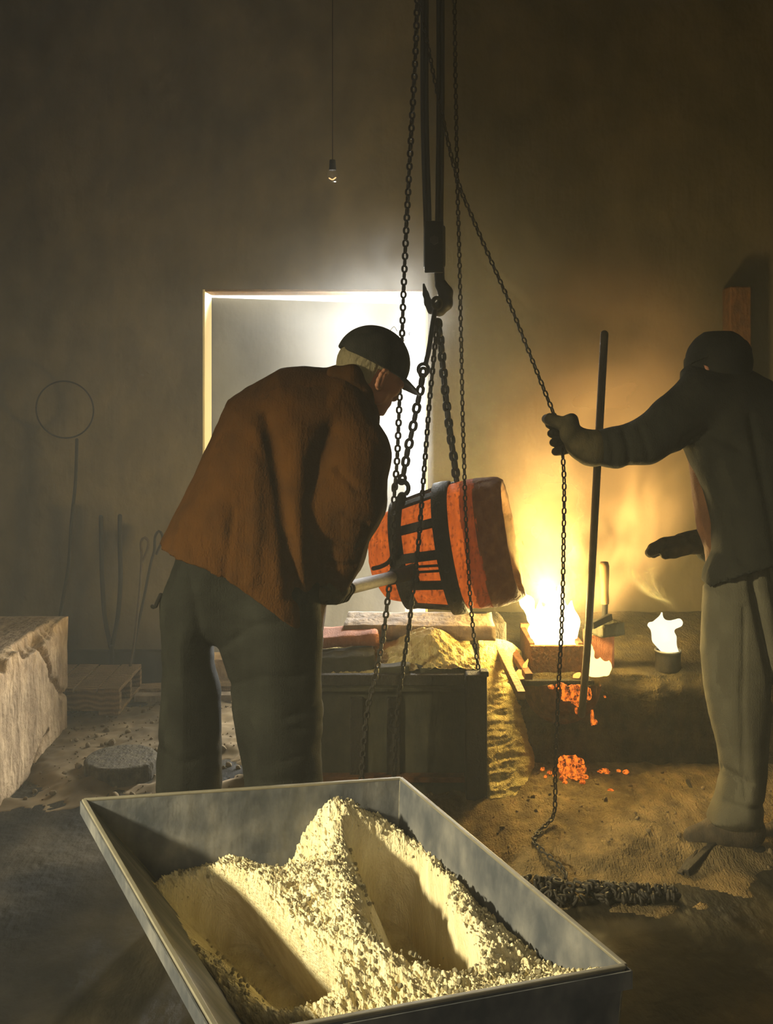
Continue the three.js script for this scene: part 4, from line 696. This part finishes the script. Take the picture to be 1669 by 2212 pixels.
{
  const g = grid(90, 150, (u, v) => {                                  // pale sand sliding down between mould box and bank
    const x = lerp(0.34, 0.68, u), t = v, y0 = lerp(0.49, 0.42, u), y = y0 * (1 - t) ** 1.15 + 0.02, z = lerp(-4.2, lerp(-3.6, -3.8, u), t ** 0.75);
    const k = 0.02 * fbm(x * 9, y * 9, z * 9, 3) + 0.02 * Math.max(0, ridge(x * 7, y * 34, z * 9, 2)) + 0.012 * Math.abs(fbm(x * 45, y * 45, z * 45, 2)), fall = 0.26 * sstep(u, 0.4, 1.0) + 0.1 * sstep(0.1 - u, 0, 0.1);
    return { x, y: y + k * 0.5 - fall * 0.5, z: z + k - fall, u: x, v: y - z };
  });
  solo('sand_slide', g, M.moundSand, 'steep slide of yellow-lit sand between the mould box corner post and the basin', 'sand', null, 'stuff');
}
// pouring basin with the molten metal
{
  const X0 = at(1145, 0, 4.05).x, X1 = at(1262, 0, 4.05).x, z0 = -4.05, z1 = -4.37, y0 = 0.37, y1 = 0.497, o = thing('pouring_basin', 'square pouring basin full of white-hot metal on the sand bank', 'basin', V((X0 + X1) / 2, y0, (z0 + z1) / 2));
  const t = 0.022, b = (w, h, d, x, y, z) => uvBox(placed(box(w, h, d, 0.004), x, y, z), 2);
  part(o, 'front_wall', b(X1 - X0, y1 - y0, t, (X0 + X1) / 2, (y0 + y1) / 2, z0 - t / 2), M.burnt);
  part(o, 'back_wall', b(X1 - X0, y1 - y0 + 0.02, t, (X0 + X1) / 2, (y0 + y1) / 2 + 0.01, z1 + t / 2), M.burnt);
  part(o, 'side_wall', b(t, y1 - y0 + 0.006, z0 - z1 - 2 * t, X0 + t / 2, (y0 + y1) / 2 + 0.003, (z0 + z1) / 2), M.burnt);
  part(o, 'side_wall', b(t, y1 - y0 + 0.006, z0 - z1 - 2 * t, X1 - t / 2, (y0 + y1) / 2 + 0.003, (z0 + z1) / 2), M.burnt);
  part(o, 'base_plate', b(X1 - X0 + 0.07, 0.022, z0 - z1 + 0.06, (X0 + X1) / 2 - 0.005, y0 - 0.008, (z0 + z1) / 2 + 0.02), M.ironBlack);
  const hot = mat({ color: 0x2a1608, emissive: new THREE.Color(1.0, 0.78, 0.36), emissiveIntensity: 9, roughness: 0.4 });
  const m = thing('molten_metal', 'white-hot molten metal streaming from the crucible lip into the basin', 'metal', V((X0 + X1) / 2, y1 - 0.02, z0 - 0.16), null, 'stuff');
  part(m, 'pool', rough(fineBox(X1 - X0 - 2 * t, 0.03, z0 - z1 - 2 * t, 0.02), 0.003, 20, 2, 3).translate((X0 + X1) / 2, y1 - 0.025, (z0 + z1) / 2), hot);
  const sp = [at(1126, 1288, 3.96), at(1138, 1302, 4.0), at(1150, 1335, 4.07), at(1160, 1370, 4.12), at(1166, 1396, 4.15)], sw = [0.018, 0.024, 0.018, 0.015, 0.017];
  part(m, 'stream', net(join(sp.slice(1).map((q, i) => bone(sp[i], sw[i], q, sw[i + 1])), 0.02), sp, 0.05, 0.005), hot);
  // flames over the pool
  const fire = (name, label, base, tongues, ms, tip = 0.15, group) => { const f = tongues.map(([dx, dz, h, w, lx, lz]) => { const a = base.clone().add(V(dx, 0, dz)), c = a.clone().add(V(lx * 0.4, h * 0.5, lz * 0.4)), e = a.clone().add(V(lx, h, lz)); return join([bone(a, w * 0.85, c, w), bone(c, w, e, w * tip)], w * 0.6); }), F = (x, y, z) => { let q = 1e9; for (const k of f) q = smin(q, k(x + 0.012 * n3(x * 14, y * 9, z * 14), y, z + 0.012 * n3(x * 12, y * 9 + 7, z * 12)), 0.02); return q; }; const pts = tongues.flatMap(([dx, dz, h, w, lx, lz]) => [base.clone().add(V(dx - w, -w, dz - w)), base.clone().add(V(dx + lx + w, h + w, dz + lz + w))]); return solo(name, net(F, pts, 0.03, 0.006), ms, label, 'flame', group); };
  const white = mat({ color: 0x221508, emissive: new THREE.Color(1.0, 0.8, 0.4), emissiveIntensity: 5.5 }), orange = mat({ color: 0x221508, emissive: new THREE.Color(1.0, 0.4, 0.07), emissiveIntensity: 2.2 }), yellow = mat({ color: 0x221508, emissive: new THREE.Color(1.0, 0.62, 0.18), emissiveIntensity: 3.4 }), pale = mat({ color: 0x222010, emissive: new THREE.Color(1.0, 0.93, 0.66), emissiveIntensity: 1.35 });
  fire('flame', 'broad blinding flame standing over the white-hot pool in the basin', V((X0 + X1) / 2, y1 - 0.005, -4.2), [[-0.04, 0, 0.15, 0.034, -0.005, 0], [0.0, 0.03, 0.2, 0.036, 0.004, 0], [0.04, -0.02, 0.21, 0.036, 0.0, 0], [0.07, 0.04, 0.16, 0.032, 0.006, 0], [-0.065, 0.05, 0.09, 0.026, -0.006, 0], [0.03, 0.07, 0.13, 0.03, -0.004, 0]], white);
  fire('flame', 'ragged yellow flame right of the basin front, against the orange-lit mould', at(1292, 1452, 4.02), [[0, 0, 0.06, 0.02, 0.006, 0], [-0.03, 0, 0.085, 0.012, 0.002, 0], [0.03, 0, 0.045, 0.017, 0.012, 0], [-0.02, 0, 0.03, 0.018, 0, 0]], yellow);
  fire('flame', 'narrow yellow flame licking up between pole and orange-lit mould', at(1275, 1432, 4.06), [[0, 0, 0.09, 0.011, -0.004, 0]], yellow);
  fire('flame', 'small orange flame left of the basin, at the timber', at(1120, 1462, 3.99), [[0, 0, 0.03, 0.011, 0.004, 0], [0.02, 0, 0.085, 0.009, 0.028, 0]], orange);
  fire('flame', 'tiny orange flame at the lower right corner of the basin front', at(1248, 1462, 4.02), [[0, 0, 0.02, 0.008, 0.014, 0], [-0.02, 0, 0.012, 0.006, 0.01, 0]], orange);
  {
    const B = (x0, y0, r0, x1, y1, r1) => bone(at(x0, y0, 4.09), r0, at(x1, y1, 4.09), r1), F = join([B(1442, 1402, 0.026, 1434, 1380, 0.042), B(1434, 1380, 0.042, 1428, 1356, 0.034), B(1440, 1354, 0.02, 1466, 1345, 0.017), B(1424, 1348, 0.016, 1428, 1322, 0.003), B(1418, 1358, 0.02, 1403, 1350, 0.012), B(1452, 1398, 0.014, 1463, 1410, 0.007)], 0.02);
    solo('flame', net((x, y, z) => F(x + 0.006 * n3(x * 30, y * 22, z * 30), y, z), [at(1390, 1415, 4.09).add(V(0, 0, -0.05)), at(1490, 1310, 4.09).add(V(0, 0, 0.05))], 0.02, 0.005), pale, 'bright pale flame burning on the small can on the sand bank', 'flame');
  }
  const canAt = at(1442, 1452, 4.09);
  const can = thing('riser_can', 'small dark can standing on the sand bank under the pale flame', 'can', V(canAt.x, 0.386, canAt.z));
  part(can, 'can_body', new THREE.LatheGeometry([[0, 0], [0.046, 0], [0.05, 0.006], [0.05, 0.072], [0.053, 0.076], [0.053, 0.082], [0.047, 0.082], [0.045, 0.02], [0, 0.018]].map(([r, y]) => new THREE.Vector2(r, y)), 40).translate(canAt.x, 0.386, canAt.z), M.ironBlack);
  const bail = part(can, 'rim_wire', placed(new THREE.TorusGeometry(0.05, 0.004, 8, 40), canAt.x, 0.386 + 0.083, canAt.z, 0, Math.PI / 2), M.zincEdge);
  const can2 = new THREE.PointLight(new THREE.Color(1.0, 0.88, 0.55), 0.16, 0, 2); can2.name = 'can_flame_light'; can2.position.copy(at(1440, 1368, 4.0)); can2.castShadow = true; can2.shadow.radius = 2; scene.add(can2);
  // mould half beside the basin and the weight on it
  const mx = at(1297, 0, 4.12).x;
  const mh = thing('mould_half', 'upright mould block lit orange right of the pouring basin', 'mould', V(mx, 0.36, -4.17));
  part(mh, 'block', uvBox(rough(fineBox(0.108, 0.16, 0.1, 0.01), 0.003, 16, 2, 4).translate(mx, 0.445, -4.17), 2), M.brick);
  part(mh, 'foot_plate', uvBox(placed(box(0.15, 0.02, 0.14, 0.004), mx, 0.368, -4.16), 2), M.ironBlack);
  const rx = at(1308, 0, 4.14).x, rm = thing('hand_rammer', 'short wooden-handled rammer standing upright on the orange-lit mould block', 'rammer', V(rx, 0.525, -4.14));
  part(rm, 'head', uvBox(rough(fineBox(0.11, 0.05, 0.11, 0.012), 0.004, 18, 2, 6).applyMatrix4(new THREE.Matrix4().makeRotationY(0.5)).translate(rx - 0.002, 0.55, -4.14), 2), M.flaskIron);
  part(rm, 'shank', tube([V(rx - 0.006, 0.57, -4.14), V(rx - 0.002, 0.66, -4.14)], 0.012, 6, 12), M.iron);
  part(rm, 'grip', new THREE.LatheGeometry([[0, 0.645], [0.016, 0.645], [0.017, 0.66], [0.015, 0.69], [0.019, 0.76], [0.02, 0.8], [0.016, 0.815], [0, 0.818]].map(([r, y]) => new THREE.Vector2(r, y)), 20).applyMatrix4(new THREE.Matrix4().makeRotationZ(0.02)).translate(rx + 0.01, 0.0, -4.14), M.handleWood);
  solo('iron_bar', beam(at(1278, 1352, 4.0), at(1318, 1332, 4.1), 0.026, 0.02, 0.003), M.iron, 'short dark bar sticking out between the pole and the wooden-handled rammer', 'bar');
  // round mould end under the basin
  const q = at(1214, 1480, 3.96), dm = thing('round_mould', 'round ridged mould end showing in the bank face below the basin', 'mould', V(q.x, q.y - 0.145, q.z - 0.04));
  part(dm, 'disc', uvBox(new THREE.LatheGeometry([[0, -0.1], [0.15, -0.1], [0.152, 0.0], [0.146, 0.016], [0.132, 0.018], [0.128, 0.006], [0.112, 0.006], [0.108, 0.016], [0.094, 0.018], [0.088, 0.006], [0, 0.004]].map(([r, y]) => new THREE.Vector2(r, y)), 64, -Math.PI / 2, Math.PI).applyMatrix4(new THREE.Matrix4().makeRotationX(Math.PI / 2)).translate(q.x, q.y, q.z), 2), M.burnt);
  // spilled slag that still glows
  const ember = mat({ color: 0x3a1405, emissive: new THREE.Color(1.0, 0.23, 0.016), emissiveMap: tex(256, (u, v) => { const k = sstep(0.5 + 0.9 * tile(u, v, 9, 4, 2), 0.2, 0.75); return [k, k * lerp(0.6, 1, k), k]; }), emissiveIntensity: 1.25, roughness: 1 });
  ember.emissiveMap.repeat.set(9, 9);
  const blob = (p, w, h, d, s, amp = 0.3) => uvBox(rough(new THREE.IcosahedronGeometry(1, 4), amp, 1.9, 3, s).scale(w, h, d).translate(p.x, p.y, p.z), 1);
  const slag = thing('slag_spill', 'glowing orange slag run down over the round mould below the basin', 'slag', at(1240, 1560, 3.94));
  for (const [x, y, w, h, s] of [[1238, 1497, 0.045, 0.03, 1], [1212, 1482, 0.022, 0.012, 2], [1250, 1512, 0.03, 0.026, 3], [1222, 1508, 0.018, 0.012, 4], [1264, 1490, 0.016, 0.014, 5], [1190, 1484, 0.012, 0.008, 6], [1271, 1500, 0.011, 0.022, 7], [1279, 1550, 0.007, 0.03, 8], [1283, 1560, 0.012, 0.01, 9], [1244, 1535, 0.005, 0.013, 10], [1306, 1505, 0.004, 0.004, 11]]) part(slag, 'slag_patch', blob(at(x, y, 3.935), w, h, 0.012, s * 3.1), ember);
  // embers at the foot of the bank
  const em = [[1232, 1682, 0.05, 0.04], [1247, 1694, 0.03, 0.015], [1263, 1698, 0.012, 0.008], [1216, 1696, 0.014, 0.01], [1172, 1676, 0.008, 0.008], [1187, 1683, 0.009, 0.007], [1178, 1691, 0.006, 0.006], [1304, 1682, 0.02, 0.012], [1336, 1680, 0.008, 0.006], [1352, 1684, 0.012, 0.01], [1220, 1704, 0.009, 0.006], [1318, 1724, 0.011, 0.005], [1258, 1706, 0.011, 0.009], [1197, 1690, 0.006, 0.005]];
  const EMBERS = ['largest heap of glowing orange embers', 'wide low ember lying against the front of the largest ember heap', 'small ember at the right foot of the largest ember heap', 'small ember at the left foot of the largest ember heap', 'leftmost tiny ember left of the hanging chain', 'tiny ember between leftmost ember and the hanging chain', 'lowest tiny ember left of the hanging chain', 'bigger glowing ember standing alone right of the largest heap', 'tiny ember second from the right end of the row', 'rightmost small ember of the row', 'small ember in front of the largest heap, beside the chain', 'flat ember lying apart, nearest to us', 'small ember in front of the right foot of the largest heap', 'tiny ember touching the hanging chain on its left'];
  em.forEach(([x, y, w, h], i) => { const d0 = (EYE * FOCAL) / (y - HORIZON + 12), p = at(x, y, d0 - 0.05); p.y = Math.max(floorY(p.x, p.z) + h * 0.55, 0.03 + h * 0.3); const o = solo('ember', blob(p, w, h, w * 0.8, 40 + i * 2.3, 0.42), ember, EMBERS[i] + ' below the sand bank', 'ember', 'glowing embers at the foot of the sand bank'); });
}
// ---------------------------------------------------------------- tools
{
  solo('steel_pole', tube([at(1305, 722, 3.62), at(1290, 1000, 3.72), at(1268, 1400, 3.86), at(1256, 1543, 3.9)], 0.0145, 24, 14), M.pipe, 'long straight pole leaning upright between the outstretched arm and the basin', 'pole');
  const d = 5.12;
  const hp = at(140, 885, 5.15); solo('wire_hoop', placed(new THREE.TorusGeometry(0.145, 0.0042, 8, 64), hp.x, hp.y, hp.z, 0.0, 0.12, 0), M.iron, 'thin iron hoop hanging on the back wall above the concrete block', 'hoop');
  solo('bent_rod', tube(line(d, 166, 950, 163, 1040, 154, 1130, 148, 1220, 138, 1280, 128, 1345, 121, 1420, 118, 1490), 0.0085, 40, 8), M.iron, 'thin bent rod hanging under the iron hoop behind the concrete block', 'rod');
  const fk = thing('two_pronged_fork', 'tall iron fork with two upright prongs leaning at the back wall', 'fork', at(242, 1478, 5.1).setY(0));
  part(fk, 'stem', tube([V(at(242, 0, 5.08).x, 0.005, -5.02), at(241, 1440, 5.07), at(241, 1398, 5.1)], 0.012, 12, 10), M.iron);
  part(fk, 'prong', tube(line(5.12, 240, 1400, 228, 1345, 221, 1260, 219, 1180, 218, 1117), 0.0115, 30, 8), M.iron);
  part(fk, 'prong', tube(line(5.12, 241, 1400, 253, 1340, 260, 1260, 259, 1180, 259, 1115), 0.0115, 30, 8), M.iron);
  solo('looped_rod', tube([V(at(277, 0, 4.9).x, 0.008 + 0.02, -4.9), ...line([4.95, 5.02, 5.1, 5.12, 5.12, 5.12, 5.12, 5.12, 5.12], 280, 1450, 290, 1385, 303, 1260, 306, 1200, 305, 1170, 311, 1161, 320, 1168, 319, 1185, 308, 1212)], 0.0068, 70, 8), M.pipe, 'thin rod with an eye at its top standing between fork and bent man', 'rod');
  solo('looped_rod', tube([...line([5.05, 5.08, 5.12, 5.13, 5.13, 5.13, 5.13, 5.13, 5.13], 284, 1440, 293, 1380, 311, 1290, 326, 1215, 333, 1190, 336, 1156, 344, 1147, 351, 1160, 338, 1196)], 0.0068, 70, 8), M.iron, 'dark rod with an eye at its top half hidden by the bent man', 'rod');
  // light boards on the floor by the back wall
  solo('floor_board', uvBox(beam(V(-1.32, 0.045, -5.0), V(-0.62, 0.04, -5.1), 0.1, 0.03, 0.003, V(0, 1, 0))), M.wood, 'pale board lying on the floor along the back wall behind the bent man', 'board');
  solo('floor_board', uvBox(beam(V(-1.2, 0.05, -4.86), V(-0.5, 0.046, -4.9), 0.06, 0.03, 0.003, V(0, 1, 0))), M.slab, 'narrow pale board lying nearer, in front of the longer board', 'board');
  const tg = thing('iron_tongs', 'pair of flat iron tongs legs lying on the floor under the boot', 'tongs', V(at(1510, 0, 3.25).x, 0, -3.25));
  part(tg, 'leg', uvBox(beam(at(1468, 1889, 3.17), at(1528, 1822, 3.34).setY(0.05), 0.014, 0.02, 0.003)), M.ironBlack);
  part(tg, 'leg', uvBox(beam(at(1480, 1886, 3.17), at(1548, 1826, 3.3).setY(0.05), 0.022, 0.026, 0.003)), M.ironBlack);
  solo('bent_stick', tube([V(at(1490, 0, 3.75).x, 0.06, -3.78), V(at(1494, 0, 3.7).x, 0.05, -3.68), V(at(1512, 0, 3.6).x, 0.05, -3.58), V(at(1526, 0, 3.55).x, 0.05, -3.52)], 0.009, 14, 8), M.ironBlack, 'short bent stick lying on the sand behind the boot', 'stick');
}
// ---------------------------------------------------------------- left side: concrete block, pallet, round lid
{
  const x1 = -1.395, z1 = -4.46, h = 0.525, w = 0.7, l = 1.35;
  let g = fineBox(w, h, l, 0.0115).translate(x1 - w / 2, h / 2, z1 + l / 2);
  const cracks = [[[-4.46, 0.19], [-4.36, 0.21], [-4.31, 0.28], [-4.24, 0.3], [-4.2, 0.4], [-4.12, 0.47]], [[-4.2, 0.4], [-4.1, 0.48]], [[-4.02, 0.02], [-4.1, 0.07], [-4.2, 0.1]]].flatMap((c) => c.slice(1).map((b, i) => seg(c[i][0], c[i][1], 0, 0, b[0], b[1], 0, 0)));
  g.deleteAttribute('normal'); g.deleteAttribute('uv'); g = mergeVertices(g, 1e-5);
  const p = g.attributes.position;
  for (let i = 0; i < p.count; i++) {
    let x = p.getX(i), y = p.getY(i), z = p.getZ(i), k = 0;
    if (x > x1 - 0.001) { let m = 1e9; for (const c of cracks) m = Math.min(m, c(z + 0.012 * n3(z * 30, y * 30, 1), y + 0.012 * n3(z * 30, y * 30, 7), 0)); k = 0.035 * Math.exp(-((m / (0.008 + 0.006 * Math.abs(n3(y * 20, z * 20, 3)))) ** 2)) + 0.008 * Math.abs(fbm(y * 3, z * 26, 1, 3)) + 0.008 * fbm(z * 6, y * 6, 2, 3); }
    const chip = sstep(y, h - 0.06, h) * sstep(x, x1 - 0.06, x1) * Math.max(0, 0.03 + 0.09 * fbm(z * 9, 4, 1, 3)) * sstep(z, -4.42, -4.2);
    x -= k + chip; y += 0.006 * fbm(x * 5, 3, z * 5, 3) - chip * 1.2;
    p.setXYZ(i, x, y, z);
  }
  g.computeVertexNormals();
  solo('concrete_block', uvBox(g), M.concrete, 'big cracked concrete block with a chipped top edge at the left edge of the picture', 'block');
  const pl = thing('pallet', 'low wooden pallet lying behind the concrete block, seen at its corner', 'pallet', V(-1.6, 0, -4.8));
  const py = floorY(-1.3, -4.7);
  for (let i = 0; i < 8; i++) part(pl, 'slat', uvBox(placed(box(0.096, 0.02, 0.42, 0.003), -1.25 - i * 0.104, 0.12 + py + rr(-0.002, 0.002), -4.79)), M.wood);
  for (const z of [-4.6, -4.79, -4.98]) part(pl, 'stringer', uvBox(placed(box(0.83, 0.08, 0.035, 0.003), -1.615, 0.07 + py, z)), M.wood);
  for (const x of [-1.25, -1.62, -1.98]) part(pl, 'skid_board', uvBox(placed(box(0.09, 0.02, 0.42, 0.003), x, 0.02 + py, -4.79)), M.wood);
  const c = V(-1.04, 0, -4.0);
  const lid = thing('iron_disc', 'low round iron disc lying on the floor left of the bent man', 'lid', c);
  part(lid, 'rim_plate', uvBox(rough(new THREE.LatheGeometry([[0.0, -0.01], [0.132, -0.01], [0.14, 0.0], [0.142, 0.06], [0.134, 0.07], [0.12, 0.066], [0.0, 0.07]].map(([r, y]) => new THREE.Vector2(r, y)), 64), 0.002, 20, 2, 1).translate(c.x, c.y + 0.005, c.z), 2), M.burntDisc);
  // the bulb
  const b = at(718, 380, 4.5), bl = thing('light_bulb', 'dim bare light bulb glinting high on the dark wall above the door', 'light bulb', b.clone());
  part(bl, 'glass', new THREE.SphereGeometry(0.03, 24, 16).translate(b.x, b.y, b.z), new THREE.MeshPhysicalMaterial({ color: 0xffffff, transmission: 1, roughness: 0.05, thickness: 0, ior: 1.5 }));
  part(bl, 'socket', new THREE.CylinderGeometry(0.013, 0.016, 0.045, 16).translate(b.x, b.y + 0.048, b.z), M.ironBlack);
  part(bl, 'cord', tube([V(b.x, b.y + 0.07, b.z), V(b.x, (b.y + TOP) / 2, b.z), V(b.x, TOP, b.z)], 0.0022, 6, 6), M.ironBlack);
  part(bl, 'filament', tube([V(b.x - 0.014, b.y - 0.012, b.z + 0.01), V(b.x, b.y - 0.019, b.z + 0.012), V(b.x + 0.014, b.y - 0.01, b.z + 0.01)], 0.0026, 10, 6), mat({ color: 0x201008, emissive: new THREE.Color(1.0, 0.55, 0.22), emissiveIntensity: 1.6 }));
}
// the work lamp itself, on a stand beyond the left edge
{
  const dir = LAMP_TO.clone().sub(LAMP_AT).normalize(), q = new THREE.Quaternion().setFromUnitVectors(V(0, 1, 0), dir), back = LAMP_AT.clone().addScaledVector(dir, -0.06);
  const o = thing('work_lamp', 'round work lamp on a tripod stand', 'lamp', V(LAMP_AT.x, 0, LAMP_AT.z));
  part(o, 'reflector', new THREE.LatheGeometry([[0.02, -0.11], [0.07, -0.1], [0.15, 0.0], [0.16, 0.03], [0.155, 0.03], [0.145, 0.0], [0.066, -0.09], [0.02, -0.1]].map(([r, y]) => new THREE.Vector2(r, y)), 40).applyQuaternion(q).translate(back.x, back.y, back.z), M.zinc);
  part(o, 'lamp_face', new THREE.CylinderGeometry(0.1, 0.1, 0.006, 32).applyQuaternion(q).translate(back.x, back.y, back.z), mat({ color: 0x222222, emissive: new THREE.Color(1, 0.9, 0.62), emissiveIntensity: 2 }));
  part(o, 'pole', tube([back.clone().addScaledVector(dir, -0.1), V(back.x - 0.02, 1.2, back.z), V(back.x - 0.02, 0.35, back.z)], 0.016, 12, 10), M.iron);
  for (let i = 0; i < 3; i++) { const a = i * 2.1 + 0.5; part(o, 'leg', tube([V(back.x - 0.02, 0.5, back.z), V(back.x - 0.02 + 0.35 * Math.cos(a), 0.02, back.z + 0.35 * Math.sin(a))], 0.011, 4, 8), M.iron); }
}
// ---------------------------------------------------------------- smoke that rises from the pour, in curling layers one behind the other
{
  const wisp = (s, fx, fy, lo, hi) => { const t = tex(256, (u, v) => { const wx = u * fx + 0.55 * fbm(u * 2.2, v * 2.2, s + 9, 3), wy = v * fy - 0.4 * fbm(u * 2, v * 2, s + 4, 2); const k = sstep(0.5 + 0.85 * fbm(wx, wy, s, 4), lo, hi), r = Math.hypot((u - 0.5) / 0.5, (v - 0.42) / (v > 0.42 ? 0.58 : 0.42)), e = sstep(1 - r, 0, 0.75); return k * e; }); t.wrapS = t.wrapT = THREE.ClampToEdgeWrapping; return t; };
  const maps = [wisp(1.3, 2.2, 2.6, 0.24, 0.95), wisp(4.7, 2.6, 2.2, 0.2, 0.95), wisp(8.1, 1.8, 3, 0.05, 0.95)];
  const smokeMat = (i, op, c, thin = true) => new THREE.MeshPhysicalMaterial({ color: c, roughness: 1, transmission: thin ? 0.5 : 0, thickness: 0, specularIntensity: 0, transparent: true, opacity: op, alphaMap: maps[i % 3], side: THREE.DoubleSide });
  const cloud = thing('smoke_cloud', 'brown and yellow smoke rolling up from the pour behind the chains and the pole', 'smoke', V(0.75, 0.5, -4.2), null, 'stuff');
  const layer = (cx, y0, cz, w, h, yaw, i, op, c = 0xd8c4a0) => {
    const g = grid(28, 28, (u, v) => { const a = (u - 0.5) * w * lerp(0.55, 1.15, v), b = 0.05 * Math.sin(u * 3.1 + i) + 0.06 * fbm(u * 2, v * 2, i * 2.7, 2); return { x: cx + a * Math.cos(yaw) + 0.12 * v * v * (i % 2 ? 1 : -0.4) + b * Math.sin(yaw), y: y0 + v * h, z: cz - a * Math.sin(yaw) + b * Math.cos(yaw), u, v }; });
    part(cloud, 'smoke_layer', g, smokeMat(i, op, c, cz > -4.2)).castShadow = false;
  };
  layer(0.68, 0.5, -4.07, 0.8, 0.95, 0.1, 0, 0.75);
  layer(0.88, 0.45, -4.38, 1.3, 1.35, -0.15, 1, 0.75, 0xdcbc9a);
  layer(1.0, 0.45, -4.7, 1.8, 1.9, 0.1, 2, 0.55, 0xcca88c);
  // thin smoke hanging in the doorway, lit from the gap
  const hang = thing('smoke_haze', 'pale grey smoke hanging in front of the half open door', 'smoke', V(-0.2, 0.6, -4.8), null, 'stuff');
  [[0.15, 0.5, -5.02, 2.3, 2.4, 0.05, 1, 0.17], [0.5, 0.5, -5.1, 2.5, 2.6, -0.03, 0, 0.26]].forEach(([cx, y0, cz, w, h, yaw, i, op]) => part(hang, 'smoke_layer', grid(24, 24, (u, v) => { const a = (u - 0.5) * w, b = 0.1 * Math.sin(u * 3.1 + i) + 0.08 * fbm(u * 3, v * 3, i * 1.7 + 40, 3); return { x: cx + a * Math.cos(yaw), y: y0 + v * h, z: cz - a * Math.sin(yaw) + b, u, v }; }), smokeMat(i, op, 0xdcdcd8)).castShadow = false);
  const wispy = thing('smoke_wisp', 'thin pale wisp of smoke drifting up left from the flame on the can', 'smoke', at(1440, 1330, 4.15), null, 'stuff');
  const pts = line(4.14, 1452, 1325, 1440, 1300, 1425, 1288, 1405, 1268, 1392, 1245, 1385, 1215, 1380, 1180, 1372, 1140);
  const c = new THREE.CatmullRomCurve3(pts);
  for (let k = 0; k < 1; k++) part(wispy, 'smoke_layer', grid(16, 40, (u, v) => { const p = c.getPoint(v), w = lerp(0.07, 0.26, v); return { x: p.x + (u - 0.5) * w, y: p.y + 0.012 * fbm(u * 4, v * 6, k, 2), z: p.z + 0.05 * Math.sin(u * 3.14 + k) + 0.04 * k, u, v }; }), smokeMat(k, 0.5, 0xd8d0a8)).castShadow = false;
}
renderer.render(scene, camera);
